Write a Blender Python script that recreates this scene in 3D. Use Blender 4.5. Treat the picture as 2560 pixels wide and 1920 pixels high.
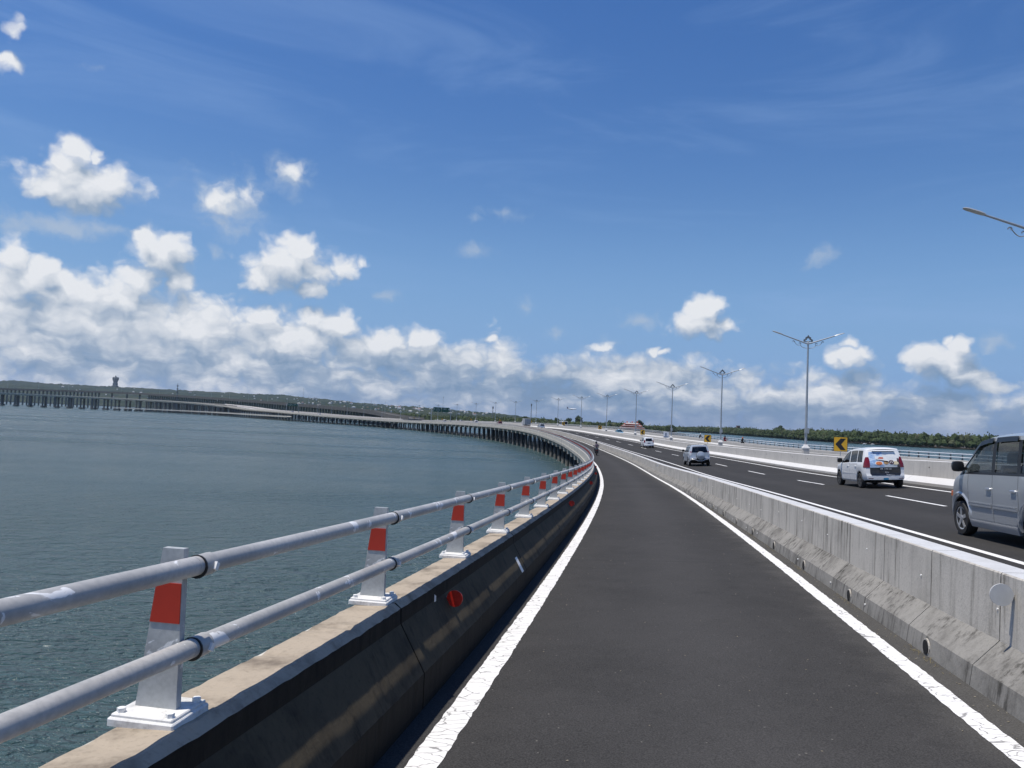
import bpy, bmesh, math, random
import numpy as np
from mathutils import Vector, Matrix

random.seed(7); rng = np.random.default_rng(7)
R_ = math.radians
scene = bpy.context.scene
COL = scene.collection
for o in list(bpy.data.objects): bpy.data.objects.remove(o)

# ------------------------------------------------------------------ camera
CAMZ = 7.578                      # metres above the sea
cam_d = bpy.data.cameras.new('camera'); cam = bpy.data.objects.new('camera', cam_d); COL.objects.link(cam)
cam_d.sensor_width = 36; cam_d.lens = 36 * 1923 / 2560; cam_d.clip_end = 60000; cam_d.clip_start = .05
cam.matrix_world = Matrix.Translation((0, 0, CAMZ)) @ Matrix.Rotation(math.pi / 2 + .0482, 4, 'X') @ Matrix.Rotation(.04226, 4, 'Z')
scene.camera = cam
scene.render.engine = 'CYCLES'
cy = scene.cycles; cy.max_bounces = 6; cy.diffuse_bounces = 3; cy.glossy_bounces = 3; cy.transmission_bounces = 4; cy.transparent_max_bounces = 12; cy.volume_bounces = 0
cy.caustics_reflective = False; cy.caustics_refractive = False
scene.view_settings.view_transform = 'Standard'; scene.view_settings.look = 'None'
scene.view_settings.gamma = 1; scene.view_settings.use_curve_mapping = False
scene.view_settings.exposure = EXPO = -0.16

# ------------------------------------------------------------------ node helpers
def nd(nt, typ, ins=None, **props):
    n = nt.nodes.new(typ)
    for k, v in props.items(): setattr(n, k, v)
    for k, v in (ins or {}).items():
        if isinstance(v, bpy.types.NodeSocket): nt.links.new(v, n.inputs[k])
        else: n.inputs[k].default_value = v
    return n
def mt(nt, op, a, b=None, c=None, clamp=False):
    ins = {0: a}
    if b is not None: ins[1] = b
    if c is not None: ins[2] = c
    return nd(nt, 'ShaderNodeMath', ins, operation=op, use_clamp=clamp).outputs[0]
def vm(nt, op, a, b=None):
    ins = {0: a}
    if b is not None: ins[1] = b
    n = nd(nt, 'ShaderNodeVectorMath', ins, operation=op)
    return n.outputs['Value'] if op in ('LENGTH', 'DOT_PRODUCT') else n.outputs[0]
def mixc(nt, f, a, b, blend='MIX'):
    n = nd(nt, 'ShaderNodeMix', data_type='RGBA', blend_type=blend)
    for s, v in ((n.inputs[0], f), (n.inputs[6], a), (n.inputs[7], b)):
        if isinstance(v, bpy.types.NodeSocket): nt.links.new(v, s)
        else: s.default_value = v if not isinstance(v, tuple) or len(v) == 4 else (*v, 1)
    return n.outputs[2]
def ss(nt, v, a, b, lo=0., hi=1.):
    return nd(nt, 'ShaderNodeMapRange', {0: v, 1: a, 2: b, 3: lo, 4: hi}, interpolation_type='SMOOTHSTEP').outputs[0]
def noise(nt, vec, scale, detail=4, rough=.55, dist=0., dim='3D'):
    return nd(nt, 'ShaderNodeTexNoise', {'Vector': vec, 'Scale': scale, 'Detail': detail, 'Roughness': rough, 'Distortion': dist}, noise_dimensions=dim).outputs[0]

# ------------------------------------------------------------------ sun and sky
SUN = Vector((-.322, -.095, 1.0)).normalized()          # towards the sun, high on the left
sun_el, sun_az = math.asin(SUN.z), math.atan2(SUN.x, SUN.y)
sd = bpy.data.lights.new('sun', 'SUN'); sd.energy = 5.0; sd.angle = R_(.53); sd.color = (1, .94, .845)
so = bpy.data.objects.new('sun', sd); COL.objects.link(so); so.location = (-40, 0, 90)
so.rotation_euler = SUN.to_track_quat('Z', 'Y').to_euler()

world = bpy.data.worlds.new('World'); scene.world = world; world.use_nodes = True
world.cycles.sampling_method = 'MANUAL'; world.cycles.sample_map_resolution = 512
nt = world.node_tree; nt.nodes.clear()
sky = nd(nt, 'ShaderNodeTexSky', sky_type='NISHITA', sun_disc=False, sun_elevation=sun_el, sun_rotation=sun_az, air_density=1.25, dust_density=.35, ozone_density=3.2, altitude=0)
tc = nd(nt, 'ShaderNodeTexCoord')
D = vm(nt, 'NORMALIZE', tc.outputs['Generated'])
sx = nd(nt, 'ShaderNodeSeparateXYZ', {0: D})
az = mt(nt, 'ARCTAN2', sx.outputs[0], sx.outputs[1])
el = mt(nt, 'ARCSINE', sx.outputs[2])
AE = nd(nt, 'ShaderNodeCombineXYZ', {0: az, 1: el, 2: 0.}).outputs[0]
CLOUDS = [  # azimuth, elevation, half-width, half-height (degrees), body
    (-30.08, 13.92, 3.87, 1.79, 1.10),
    (-28.60, 14.24, 2.62, 1.55, 1.05),
    (-31.95, 13.43, 1.90, 1.25, 1.00),
    (-30.40, 15.94, 1.23, 1.13, 0.95),
    (-29.28, 15.82, 0.73, 0.72, 0.90),
    (-30.94, 14.93, 2.04, 1.49, 1.00),
    (-21.50, 14.26, 2.05, 1.97, 0.66),
    (-19.62, 14.78, 1.74, 1.55, 0.58),
    (-16.73, 16.87, 1.65, 1.13, 0.60),
    (-16.55, 10.27, 3.43, 1.85, 1.10),
    (-16.06, 11.44, 1.89, 1.31, 1.05),
    (-18.55, 9.40, 1.75, 1.31, 0.95),
    (-15.17, 8.98, 1.67, 1.07, 1.00),
    (-12.76, 10.61, 1.92, 0.95, 0.90),
    (-11.62, 10.93, 1.05, 0.72, 0.70),
    (-24.96, 10.11, 2.00, 1.97, 1.10),
    (-26.09, 11.23, 0.80, 1.01, 1.00),
    (-24.38, 10.77, 1.30, 1.43, 1.05),
    (-26.20, 8.23, 2.01, 1.79, 1.00),
    (-23.99, 8.48, 1.50, 1.31, 0.95),
    (-33.49, 8.88, 1.24, 1.37, 1.05),
    (-31.74, 8.38, 1.22, 1.13, 1.05),
    (-32.76, 7.41, 2.38, 1.49, 1.05),
    (-30.69, 7.50, 1.67, 1.31, 1.00),
    (-29.55, 5.36, 8.55, 3.28, 1.15),
    (-22.78, 5.19, 6.04, 2.83, 1.10),
    (-28.49, 6.91, 5.24, 1.97, 1.05),
    (-16.94, 4.93, 5.70, 2.32, 1.10),
    (-14.55, 6.91, 1.79, 1.25, 1.00),
    (-13.24, 6.14, 2.38, 1.55, 1.05),
    (-18.39, 6.53, 2.04, 1.25, 0.95),
    (-9.58, 4.91, 3.67, 1.73, 1.05),
    (-6.68, 5.72, 1.95, 1.01, 1.05),
    (-8.39, 4.59, 2.80, 1.25, 1.00),
    (-1.48, 5.97, 0.77, 0.54, 1.00),
    (-2.75, 4.28, 3.72, 1.25, 0.95),
    (13.73, 8.51, 1.85, 1.37, 1.05),
    (14.48, 9.03, 1.21, 0.95, 1.00),
    (13.90, 7.53, 2.83, 1.07, 1.05),
    (12.76, 7.81, 1.51, 1.13, 1.00),
    (15.64, 7.46, 1.32, 0.89, 0.90),
    (6.43, 5.74, 1.42, 0.72, 0.80),
    (10.39, 5.35, 0.82, 0.51, 1.00),
    (11.26, 5.28, 0.64, 0.39, 0.95),
    (23.46, 5.35, 1.75, 1.07, 0.90),
    (24.33, 5.68, 1.41, 0.89, 0.85),
    (23.57, 6.23, 0.87, 0.72, 0.85),
    (22.83, 4.97, 1.26, 0.77, 0.80),
    (28.41, 5.41, 1.68, 1.01, 1.15),
    (29.22, 4.84, 2.18, 1.25, 1.15),
    (30.22, 6.02, 0.77, 0.95, 1.05),
    (29.77, 6.39, 0.41, 0.54, 1.00),
    (30.80, 4.00, 1.89, 0.80, 1.05),
    (32.11, 3.50, 1.62, 0.60, 1.00),
    (27.95, 5.52, 1.00, 0.83, 1.05),
    (22.11, 3.06, 1.10, 0.54, 1.00),
    (23.39, 2.67, 1.23, 0.60, 1.00),
    (22.86, 3.48, 0.82, 0.42, 0.95),
    (22.65, 1.56, 0.99, 0.45, 0.95),
    (-34.36, 21.95, 1.35, 1.43, 0.62),
    (-34.45, 20.24, 0.93, 0.66, 0.95),
]
WISPS = [  # the same for thin scraps
    (-1.45, 15.31, 3.13, 1.07, 0.75),
    (-3.23, 14.66, 1.49, 0.95, 0.75),
    (21.13, 12.26, 3.06, 1.49, 0.70),
    (-3.42, 12.35, 2.68, 1.19, 0.65),
    (-9.47, 8.63, 2.64, 1.01, 0.75),
    (0.66, 8.44, 1.79, 1.67, 0.75),
    (9.29, 7.81, 2.65, 1.79, 0.75),
    (2.83, 6.59, 2.38, 1.19, 0.80),
    (6.43, 5.68, 2.66, 1.19, 0.85),
    (-31.70, 11.20, 5.83, 1.34, 0.90),
    (-28.54, 11.45, 3.14, 0.89, 0.90),
    (31.76, 6.15, 1.77, 1.49, 0.80),
    (-21.54, 10.52, 1.66, 1.19, 0.60),
    (-29.41, 21.16, 2.34, 0.60, 0.50),
    (-20.98, 14.25, 3.34, 2.83, 1.05),
    (-16.90, 16.52, 2.28, 1.79, 1.00),
    (18.93, 4.52, 1.69, 0.89, 0.80),
]
def blobs(lst, wv):
    best = None
    for (a, e, rx, ry, w) in lst:
        q = vm(nt, 'MULTIPLY', vm(nt, 'SUBTRACT', wv, (math.radians(a), math.radians(e), 0)), (1 / math.radians(rx), 1 / math.radians(ry), 0))
        d = mt(nt, 'MULTIPLY_ADD', vm(nt, 'LENGTH', q), -1., w)
        best = d if best is None else mt(nt, 'MAXIMUM', best, d)
    return best
def vor(vec, sc): return nd(nt, 'ShaderNodeTexVoronoi', {'Vector': vec, 'Scale': sc}, voronoi_dimensions='2D', feature='F1').outputs['Distance']
warp = nd(nt, 'ShaderNodeTexNoise', {'Vector': AE, 'Scale': 34., 'Detail': 3.}, noise_dimensions='2D').outputs[1]
WV = vm(nt, 'MULTIPLY', vm(nt, 'SUBTRACT', warp, (.5, .5, .5)), (.024, .018, 0))
BIG = mt(nt, 'MULTIPLY', mt(nt, 'SUBTRACT', noise(nt, vm(nt, 'MULTIPLY', AE, (1., 1.9, 1.)), 5.2, 2, .5, dim='2D'), .5), 5.)
eld = mt(nt, 'MULTIPLY', el, 180 / math.pi)
def mass(shift, lst):
    """puffs at fixed bearings plus a bank all round the horizon, thicker towards the open sea on the left"""
    v = vm(nt, 'ADD', AE, (math.radians(shift[0]), math.radians(shift[1]), 0)); best = blobs(lst, vm(nt, 'ADD', v, WV))
    sv = nd(nt, 'ShaderNodeSeparateXYZ', {0: v}); e = mt(nt, 'MULTIPLY', sv.outputs[1], 180 / math.pi)
    top = mt(nt, 'ADD', 5.3, mt(nt, 'MULTIPLY', mt(nt, 'SINE', mt(nt, 'ADD', mt(nt, 'MULTIPLY', sv.outputs[0], -1.6), .35)), 2.3))
    bank = mt(nt, 'MULTIPLY', mt(nt, 'SUBTRACT', mt(nt, 'ADD', top, BIG), e), .3)
    return mt(nt, 'MAXIMUM', best, mt(nt, 'MINIMUM', bank, .62)), bank
B0, bank0 = mass((0, 0), CLOUDS)
B1, _ = mass((-.45, 1.25), [c for c in CLOUDS if c[3] > .85])
n2 = vm(nt, 'MULTIPLY', vm(nt, 'ADD', AE, WV), (1., 1.25, 1.))
f1 = mt(nt, 'SUBTRACT', noise(nt, n2, 20., 5, .6, dim='2D'), .5); v1 = mt(nt, 'SUBTRACT', .42, vor(n2, 30.)); v2 = mt(nt, 'SUBTRACT', .42, vor(n2, 82.))
d0 = mt(nt, 'ADD', B0, mt(nt, 'ADD', mt(nt, 'MULTIPLY', f1, .95), mt(nt, 'ADD', mt(nt, 'MULTIPLY', v1, .34), mt(nt, 'MULTIPLY', v2, .22))))
low = ss(nt, eld, 8.5, .5)
alpha = mt(nt, 'MULTIPLY', ss(nt, d0, -.06, .60), .98)
layer = noise(nt, vm(nt, 'MULTIPLY', vm(nt, 'ADD', AE, WV), (1., 3.4, 1.)), 10., 5, .6, dim='2D')      # flat shelves low down
side = ss(nt, az, -.42, .02)
light = mt(nt, 'ADD', mt(nt, 'ADD', .66, mt(nt, 'MULTIPLY', mt(nt, 'SUBTRACT', B0, B1), .72)), mt(nt, 'ADD', mt(nt, 'MULTIPLY', v1, .34), mt(nt, 'ADD', mt(nt, 'MULTIPLY', v2, .22), mt(nt, 'MULTIPLY', f1, .5))))
light = mt(nt, 'ADD', light, mt(nt, 'MULTIPLY', mt(nt, 'MULTIPLY', mt(nt, 'SUBTRACT', layer, .5), low), 2.1))
light = mt(nt, 'SUBTRACT', light, mt(nt, 'MULTIPLY', low, mt(nt, 'ADD', .12, mt(nt, 'MULTIPLY', side, .34))), clamp=True)
ccol = nd(nt, 'ShaderNodeValToRGB', {0: light}); cr_ = ccol.color_ramp
for p_, c_ in ((0., (.21, .325, .49)), (.35, (.36, .46, .60)), (.62, (.62, .68, .765)), (1., (.95, .965, .99))):
    (cr_.elements[0] if p_ == 0. else cr_.elements[-1] if p_ == 1. else cr_.elements.new(p_)).color = (*c_, 1)
ccol = ccol.outputs[0]
cir = nd(nt, 'ShaderNodeCombineXYZ', {0: mt(nt, 'ADD', az, mt(nt, 'MULTIPLY', el, 1.1)), 1: mt(nt, 'MULTIPLY', el, 5.)}).outputs[0]
wa = mt(nt, 'MULTIPLY', ss(nt, noise(nt, cir, 2.4, 6, .6, .5, dim='2D'), .44, .78), .24)
wd = mt(nt, 'ADD', blobs(WISPS, vm(nt, 'ADD', AE, WV)), mt(nt, 'MULTIPLY', f1, 1.9))
wsp = mt(nt, 'MULTIPLY', ss(nt, wd, .1, 1.1), .75)
hsv = nd(nt, 'ShaderNodeHueSaturation', {'Hue': .513, 'Saturation': 1.32, 'Value': 1.14, 'Color': sky.outputs[0]}).outputs[0]
skyc = vm(nt, 'SCALE', hsv); skyc.node.inputs['Scale'].default_value = .105
skyc = mixc(nt, mt(nt, 'MULTIPLY', ss(nt, eld, 17., 1.), .85), skyc, (.17, .36, .76))
skyc = mixc(nt, wa, skyc, (.33, .51, .84))
skyc = mixc(nt, wsp, skyc, (.50, .60, .74))
out = mixc(nt, mt(nt, 'MULTIPLY', alpha, .97), skyc, ccol)
bg = nd(nt, 'ShaderNodeBackground', {'Color': out, 'Strength': 1.})
wo = nd(nt, 'ShaderNodeOutputWorld', {'Surface': bg.outputs[0]})

# ------------------------------------------------------------------ road alignment (metres; camera over s = 0, t = 0)
KN = np.array([-10, 0, 15, 30, 50, 75, 110, 160, 230, 340, 500, 640, 740, 860, 940, 1020, 1120, 1260, 1400.])
ZK = np.array([.594, .126, -.421, -.92, -1.521, -1.879, -2.07, -1.565, -.604, -.424, -1.2, -.2, 1.2, 2.7, 5.2, 7.6, 9., 9.7, 9.9])
SG = np.arange(-40, 1420, .5); I0 = 80
def _align():
    k = np.interp(SG, [0, 70, 545, 600, 880, 960, 1400], [.00129, .00134, .00134, 0, 0, .0036, .0036])
    psi = np.concatenate([[0], np.cumsum((k[1:] + k[:-1]) / 2 * .5)]); psi -= psi[I0]
    hd = .17553 - psi
    dx, dy = np.sin(hd), np.cos(hd)
    X = np.concatenate([[0], np.cumsum((dx[1:] + dx[:-1]) / 2 * .5)]); Y = np.concatenate([[0], np.cumsum((dy[1:] + dy[:-1]) / 2 * .5)])
    return X - X[I0], Y - Y[I0], hd
XA, YA, HDG = _align()
MK = np.gradient(ZK, KN)
def zprof(s):
    s = np.asarray(s, float); sc = np.clip(s, KN[0], KN[-1]); i = np.clip(np.searchsorted(KN, sc) - 1, 0, len(KN) - 2)
    h = KN[i + 1] - KN[i]; t = (sc - KN[i]) / h
    z = (2*t**3-3*t**2+1)*ZK[i] + (t**3-2*t**2+t)*h*MK[i] + (-2*t**3+3*t**2)*ZK[i+1] + (t**3-t**2)*h*MK[i+1]
    return z + np.where(s < KN[0], (s - KN[0]) * MK[0], 0)
def road(s, t, h=0.):
    """point(s) on the deck: s along, t to the right, h above"""
    s, t, h = np.broadcast_arrays(np.asarray(s, float), np.asarray(t, float), np.asarray(h, float))
    x = np.interp(s, SG, XA); y = np.interp(s, SG, YA); a = np.interp(s, SG, HDG)
    em = np.interp(s, [0, 40, 90, 200, 400, 650], [.041, .0645, .0624, .0084, .0304, .0])
    ep = np.interp(s, [400, 700], [.0527, 0.])
    z = CAMZ - 1.8055 + zprof(s) + ep * np.clip(t, -3, 2.6) + em * np.clip(t - 2.6, 0, 12.4) + .012 * np.clip(t - 15, 0, 40) + h
    return np.stack([x + t * np.cos(a), y - t * np.sin(a), z], -1)
def frame(s, t, h=0., yaw=0., level=False):
    """matrix standing on the deck: local +X forwards along the road, +Y left, +Z up"""
    p = Vector(road(s, t, h)); fw = Vector(road(s + .5, t)) - Vector(road(s - .5, t)); lf = Vector(road(s, t - .5)) - Vector(road(s, t + .5))
    if level: fw.z = 0; lf.z = 0
    fw.normalize(); up = fw.cross(lf).normalized(); lf = up.cross(fw).normalized()
    m = Matrix((fw, lf, up)).transposed().to_4x4(); m.translation = p
    return m @ Matrix.Rotation(yaw, 4, 'Z')

# ------------------------------------------------------------------ mesh helpers
class MB:
    def __init__(self): self.v = []; self.f = []; self.m = []; self.cur = 0
    def add(self, verts, faces):
        n = len(self.v); self.v += [tuple(map(float, p)) for p in verts]
        self.f += [tuple(n + i for i in f) for f in faces]; self.m += [self.cur] * len(faces)
        return self
    def box(self, c, d, rot=None):
        x, y, z = (k / 2 for k in d)
        P = [Vector((sx * x, sy * y, sz * z)) for sz in (-1, 1) for sx, sy in ((-1, -1), (1, -1), (1, 1), (-1, 1))]
        if rot is not None: P = [rot @ p for p in P]
        return self.add([p + Vector(c) for p in P], [(3, 2, 1, 0), (4, 5, 6, 7), (0, 1, 5, 4), (1, 2, 6, 5), (2, 3, 7, 6), (3, 0, 4, 7)])
    def cham(self, c, d, b):
        """box with bevelled upright and top edges"""
        x, y, z = d[0] / 2, d[1] / 2, d[2]; rings = []
        for k, zz in ((0, 0), (0, z - b), (b, z)):
            rings.append([(c[0] + a, c[1] + e, c[2] + zz) for a, e in ((x-k, y-b-k*.0), (x-b, y-k), (-x+b, y-k), (-x+k, y-b), (-x+k, -y+b), (-x+b, -y+k), (x-b, -y+k), (x-k, -y+b))])
        V = sum(rings, []); Fs = [tuple(range(7, -1, -1)), tuple(range(16, 24))]
        for r in range(2):
            for i in range(8): j = (i + 1) % 8; Fs.append((r*8+i, r*8+j, r*8+8+j, r*8+8+i))
        return self.add(V, Fs)
    def tube(self, pts, r, n=8, cap=True, ry=None):
        pts = [Vector(p) for p in pts]; rs = r if hasattr(r, '__len__') else [r] * len(pts); V = []
        ref = None
        for i, p in enumerate(pts):
            d = (pts[min(i+1, len(pts)-1)] - pts[max(i-1, 0)]).normalized()
            if ref is None: ref = Vector((0, 0, 1)) if abs(d.z) < .9 else Vector((1, 0, 0))
            a = d.cross(ref).normalized(); b = a.cross(d).normalized()
            V += [p + (a * math.cos(q) + b * math.sin(q) * (1 if ry is None else ry)) * rs[i] for q in (2*math.pi*k/n for k in range(n))]
        Fs = []
        for i in range(len(pts)-1):
            for k in range(n): j = (k+1) % n; Fs.append((i*n+k, i*n+j, (i+1)*n+j, (i+1)*n+k))
        if cap: Fs += [tuple(range(n-1, -1, -1)), tuple(range((len(pts)-1)*n, len(pts)*n))]
        return self.add(V, Fs)
    def lathe(self, prof, n=16, axis='Z', c=(0, 0, 0)):
        V = []
        for r, z in prof:
            for k in range(n):
                q = 2*math.pi*k/n; a, b = r*math.cos(q), r*math.sin(q)
                p = {'Z': (a, b, z), 'Y': (b, z, a), 'X': (z, a, b)}[axis]
                V.append((p[0]+c[0], p[1]+c[1], p[2]+c[2]))
        Fs = []
        for i in range(len(prof)-1):
            for k in range(n): j = (k+1) % n; Fs.append((i*n+k, i*n+j, (i+1)*n+j, (i+1)*n+k))
        if prof[0][0] > 1e-4: Fs.append(tuple(range(n-1, -1, -1)))
        if prof[-1][0] > 1e-4: Fs.append(tuple(range((len(prof)-1)*n, len(prof)*n)))
        return self.add(V, Fs)
    def extrude(self, poly, depth, M=None):
        """flat outline (x, y) pulled along +z by depth, then placed by M"""
        n = len(poly); V = [Vector((x, y, 0)) for x, y in poly] + [Vector((x, y, depth)) for x, y in poly]
        if M is not None: V = [M @ p for p in V]
        return self.add(V, [tuple(range(n-1, -1, -1)), tuple(range(n, 2*n))] + [(i, (i+1) % n, n+(i+1) % n, n+i) for i in range(n)])
    def sweep(self, prof, sarr, close=True, tfun=None, mats=None):
        """closed (t, h) outline carried along the road"""
        n = len(prof); sarr = np.asarray(sarr, float)
        T = np.array([p[0] for p in prof]); Hh = np.array([p[1] for p in prof])
        P = road(sarr[:, None], T[None, :] + (0 if tfun is None else tfun(sarr)[:, None]), Hh[None, :])
        base = len(self.v); self.v += [tuple(map(float, p)) for p in P.reshape(-1, 3)]
        for i in range(len(sarr)-1):
            for k in range(n if close else n-1):
                j = (k+1) % n
                self.f.append((base+i*n+k, base+i*n+j, base+(i+1)*n+j, base+(i+1)*n+k)); self.m.append(mats[k] if mats else self.cur)
        if close:
            self.f.append(tuple(base+k for k in range(n-1, -1, -1))); self.m.append(mats[0] if mats else self.cur)
            self.f.append(tuple(base+(len(sarr)-1)*n+k for k in range(n))); self.m.append(mats[0] if mats else self.cur)
        return self
    def mesh(self, name, mats, smooth=False):
        me = bpy.data.meshes.new(name); me.from_pydata(self.v, [], self.f)
        for m in (mats if isinstance(mats, (list, tuple)) else [mats]): me.materials.append(m)
        if any(self.m): me.polygons.foreach_set('material_index', self.m)
        bm = bmesh.new(); bm.from_mesh(me); bmesh.ops.recalc_face_normals(bm, faces=bm.faces); bm.to_mesh(me); bm.free()
        if smooth:
            me.polygons.foreach_set('use_smooth', [True] * len(me.polygons))
            if smooth != 'all': me.set_sharp_from_angle(angle=R_(smooth if smooth is not True else 40))
        return me
    def obj(self, name, mats, parent=None, smooth=False):
        return link(name, self.mesh(name, mats, smooth), parent)
def link(name, data, parent=None, M=None):
    o = bpy.data.objects.new(name, data); COL.objects.link(o)
    if parent is not None: o.parent = parent
    if M is not None: o.matrix_local = M
    return o
def tag(o, label, cat, group=None, kind=None):
    o['label'] = label; o['category'] = cat
    if group: o['group'] = group
    if kind: o['kind'] = kind
    return o
def thing(name, label, cat, M=None, group=None):
    o = link(name, None); o.empty_display_size = .2
    if M is not None: o.matrix_world = M
    return tag(o, label, cat, group)
def struct(o): o['kind'] = 'structure'; return o
def kids(o): return [c for c in bpy.data.objects if c.parent == o]
def copy_tree(o, M, label=None, group=None):
    c = o.copy(); COL.objects.link(c); c.matrix_world = M
    if label: c['label'] = label
    if group: c['group'] = group
    def rec(src, dst):
        for ch in src.children:
            k = ch.copy(); COL.objects.link(k); k.parent = dst; rec(ch, k)
    rec(o, c); return c
def seq(a, b, d):
    n = max(1, int(math.ceil((b-a)/d - 1e-6))); return np.linspace(a, b, n+1)

# ------------------------------------------------------------------ materials
def new_mat(name):
    m = bpy.data.materials.new(name); m.use_nodes = True; t = m.node_tree; b = t.nodes['Principled BSDF']; return m, t, b
def plain(name, col, rough=.55, metal=0., coat=0., spec=.5, var=.08, vscale=6., bump=0., dark=None):
    """one colour with fine uneven wear"""
    m, t, b = new_mat(name); g = nd(t, 'ShaderNodeTexCoord').outputs['Object']
    n = noise(t, g, vscale, 5, .6)
    c = mixc(t, ss(t, n, .3, .75), tuple(k*(1-var) for k in col), tuple(min(1, k*(1+var)) for k in col))
    t.links.new(c, b.inputs['Base Color'])
    b.inputs['Roughness'].default_value = rough; b.inputs['Metallic'].default_value = metal; b.inputs['Specular IOR Level'].default_value = spec
    b.inputs['Coat Weight'].default_value = coat; b.inputs['Coat Roughness'].default_value = .06
    if bump:
        bn = nd(t, 'ShaderNodeBump', {'Strength': .5, 'Distance': bump, 'Height': noise(t, g, vscale*8, 4, .6)}); t.links.new(bn.outputs[0], b.inputs['Normal'])
    return m
def asphalt(name, c0, c1, speck, dust=None):
    """bituminous surface; the UV map carries metres across and along, for dust at the edge, worn wheel paths and seams"""
    m, t, b = new_mat(name); g = nd(t, 'ShaderNodeTexCoord').outputs['Object']
    big = noise(t, g, .3, 4, .6); mid = noise(t, g, 2.2, 5, .65); grain = noise(t, g, 95., 3, .7)
    c = mixc(t, ss(t, mt(t, 'ADD', mt(t, 'MULTIPLY', big, .55), mt(t, 'MULTIPLY', mid, .45)), .36, .64), c0, c1)
    uv = nd(t, 'ShaderNodeSeparateXYZ', {0: nd(t, 'ShaderNodeTexCoord').outputs['UV']})
    if dust:
        k = mt(t, 'MULTIPLY', ss(t, mt(t, 'ADD', uv.outputs[0], mt(t, 'MULTIPLY', mt(t, 'SUBTRACT', mid, .5), .9)), dust[0], dust[1]), .85)
        c = mixc(t, k, c, (.115, .11, .10))
        w = mt(t, 'ABSOLUTE', mt(t, 'SUBTRACT', uv.outputs[0], dust[2])); c = mixc(t, mt(t, 'MULTIPLY', ss(t, w, .8, .05), .28), c, tuple(k_ * 1.55 for k_ in c1))
        sm = mt(t, 'ABSOLUTE', mt(t, 'SUBTRACT', mt(t, 'MODULO', mt(t, 'ADD', uv.outputs[1], mt(t, 'MULTIPLY', mid, .05)), 8.6), 4.)); c = mixc(t, mt(t, 'MULTIPLY', ss(t, sm, .03, .008), .5), c, (.02, .02, .02))
        st = noise(t, vm(t, 'MULTIPLY', g, (1., 1., 1.)), .9, 3, .6); c = mixc(t, mt(t, 'MULTIPLY', ss(t, st, .66, .74), .35), c, (.018, .018, .019))
    c = mixc(t, ss(t, grain, .3, .75), mixc(t, .5, c, (.012, .012, .012)), mixc(t, .25, c, (.13, .127, .122)))
    vo = nd(t, 'ShaderNodeTexVoronoi', {'Vector': g, 'Scale': 21.}); rnd = nd(t, 'ShaderNodeSeparateColor', {0: vo.outputs['Color']}).outputs[0]
    sp = mt(t, 'MULTIPLY', mt(t, 'LESS_THAN', vo.outputs['Distance'], mt(t, 'MULTIPLY', rnd, .15)), mt(t, 'GREATER_THAN', rnd, 1 - speck))
    c = mixc(t, mt(t, 'MULTIPLY', sp, .5), c, (.26, .25, .22))
    t.links.new(c, b.inputs['Base Color']); b.inputs['Roughness'].default_value = .92; b.inputs['Specular IOR Level'].default_value = .12
    bn = nd(t, 'ShaderNodeBump', {'Strength': .6, 'Distance': .006, 'Height': grain}); t.links.new(bn.outputs[0], b.inputs['Normal'])
    return m
def concrete(name, clean, dirt, streak=.6, blot=.5, scale=1., rough=.9, bump=.004):
    """cast concrete: blotches, vertical run-off streaks, fine pitting"""
    m, t, b = new_mat(name); g = nd(t, 'ShaderNodeTexCoord').outputs['Object']
    bl = noise(t, g, 1.3*scale, 7, .65); fine = noise(t, g, 38., 4, .65)
    st = noise(t, vm(t, 'MULTIPLY', g, (1., 1., .07)), 9.*scale, 6, .7); st2 = noise(t, vm(t, 'MULTIPLY', g, (1., 1., .18)), 2.2*scale, 4, .6)
    f = mt(t, 'ADD', mt(t, 'MULTIPLY', ss(t, bl, .42, .72), blot), mt(t, 'MULTIPLY', mt(t, 'MULTIPLY', ss(t, st, .46, .66), ss(t, st2, .36, .62)), streak), clamp=True)
    c = mixc(t, f, clean, dirt)
    c = mixc(t, mt(t, 'MULTIPLY', ss(t, fine, .5, .8), .35), c, tuple(k*.55 for k in dirt))
    t.links.new(c, b.inputs['Base Color']); b.inputs['Roughness'].default_value = rough; b.inputs['Specular IOR Level'].default_value = .25
    bn = nd(t, 'ShaderNodeBump', {'Strength': .7, 'Distance': bump, 'Height': mt(t, 'ADD', fine, mt(t, 'MULTIPLY', bl, 2.))}); t.links.new(bn.outputs[0], b.inputs['Normal'])
    return m
def line_paint(name, crack=True):
    m, t, b = new_mat(name); g = nd(t, 'ShaderNodeTexCoord').outputs['Object']
    vo = nd(t, 'ShaderNodeTexVoronoi', {'Vector': vm(t, 'ADD', vm(t, 'MULTIPLY', g, (4.2, 9.5, 1.)), vm(t, 'MULTIPLY', nd(t, 'ShaderNodeTexNoise', {'Vector': g, 'Scale': 9., 'Detail': 3.}).outputs[1], (.9, .9, 0))), 'Scale': 1.}, feature='DISTANCE_TO_EDGE')
    n = noise(t, g, 6., 6, .65); gr = noise(t, g, 60., 4, .7)
    c = mixc(t, ss(t, n, .35, .7), (.74, .73, .70), (.84, .83, .81))
    if crack: c = mixc(t, mt(t, 'MULTIPLY', ss(t, vo.outputs['Distance'], .035, .006), .75), c, (.12, .115, .11))
    c = mixc(t, mt(t, 'MULTIPLY', ss(t, gr, .62, .8), .55), c, (.2, .2, .2))
    t.links.new(c, b.inputs['Base Color']); b.inputs['Roughness'].default_value = .7
    return m
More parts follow.
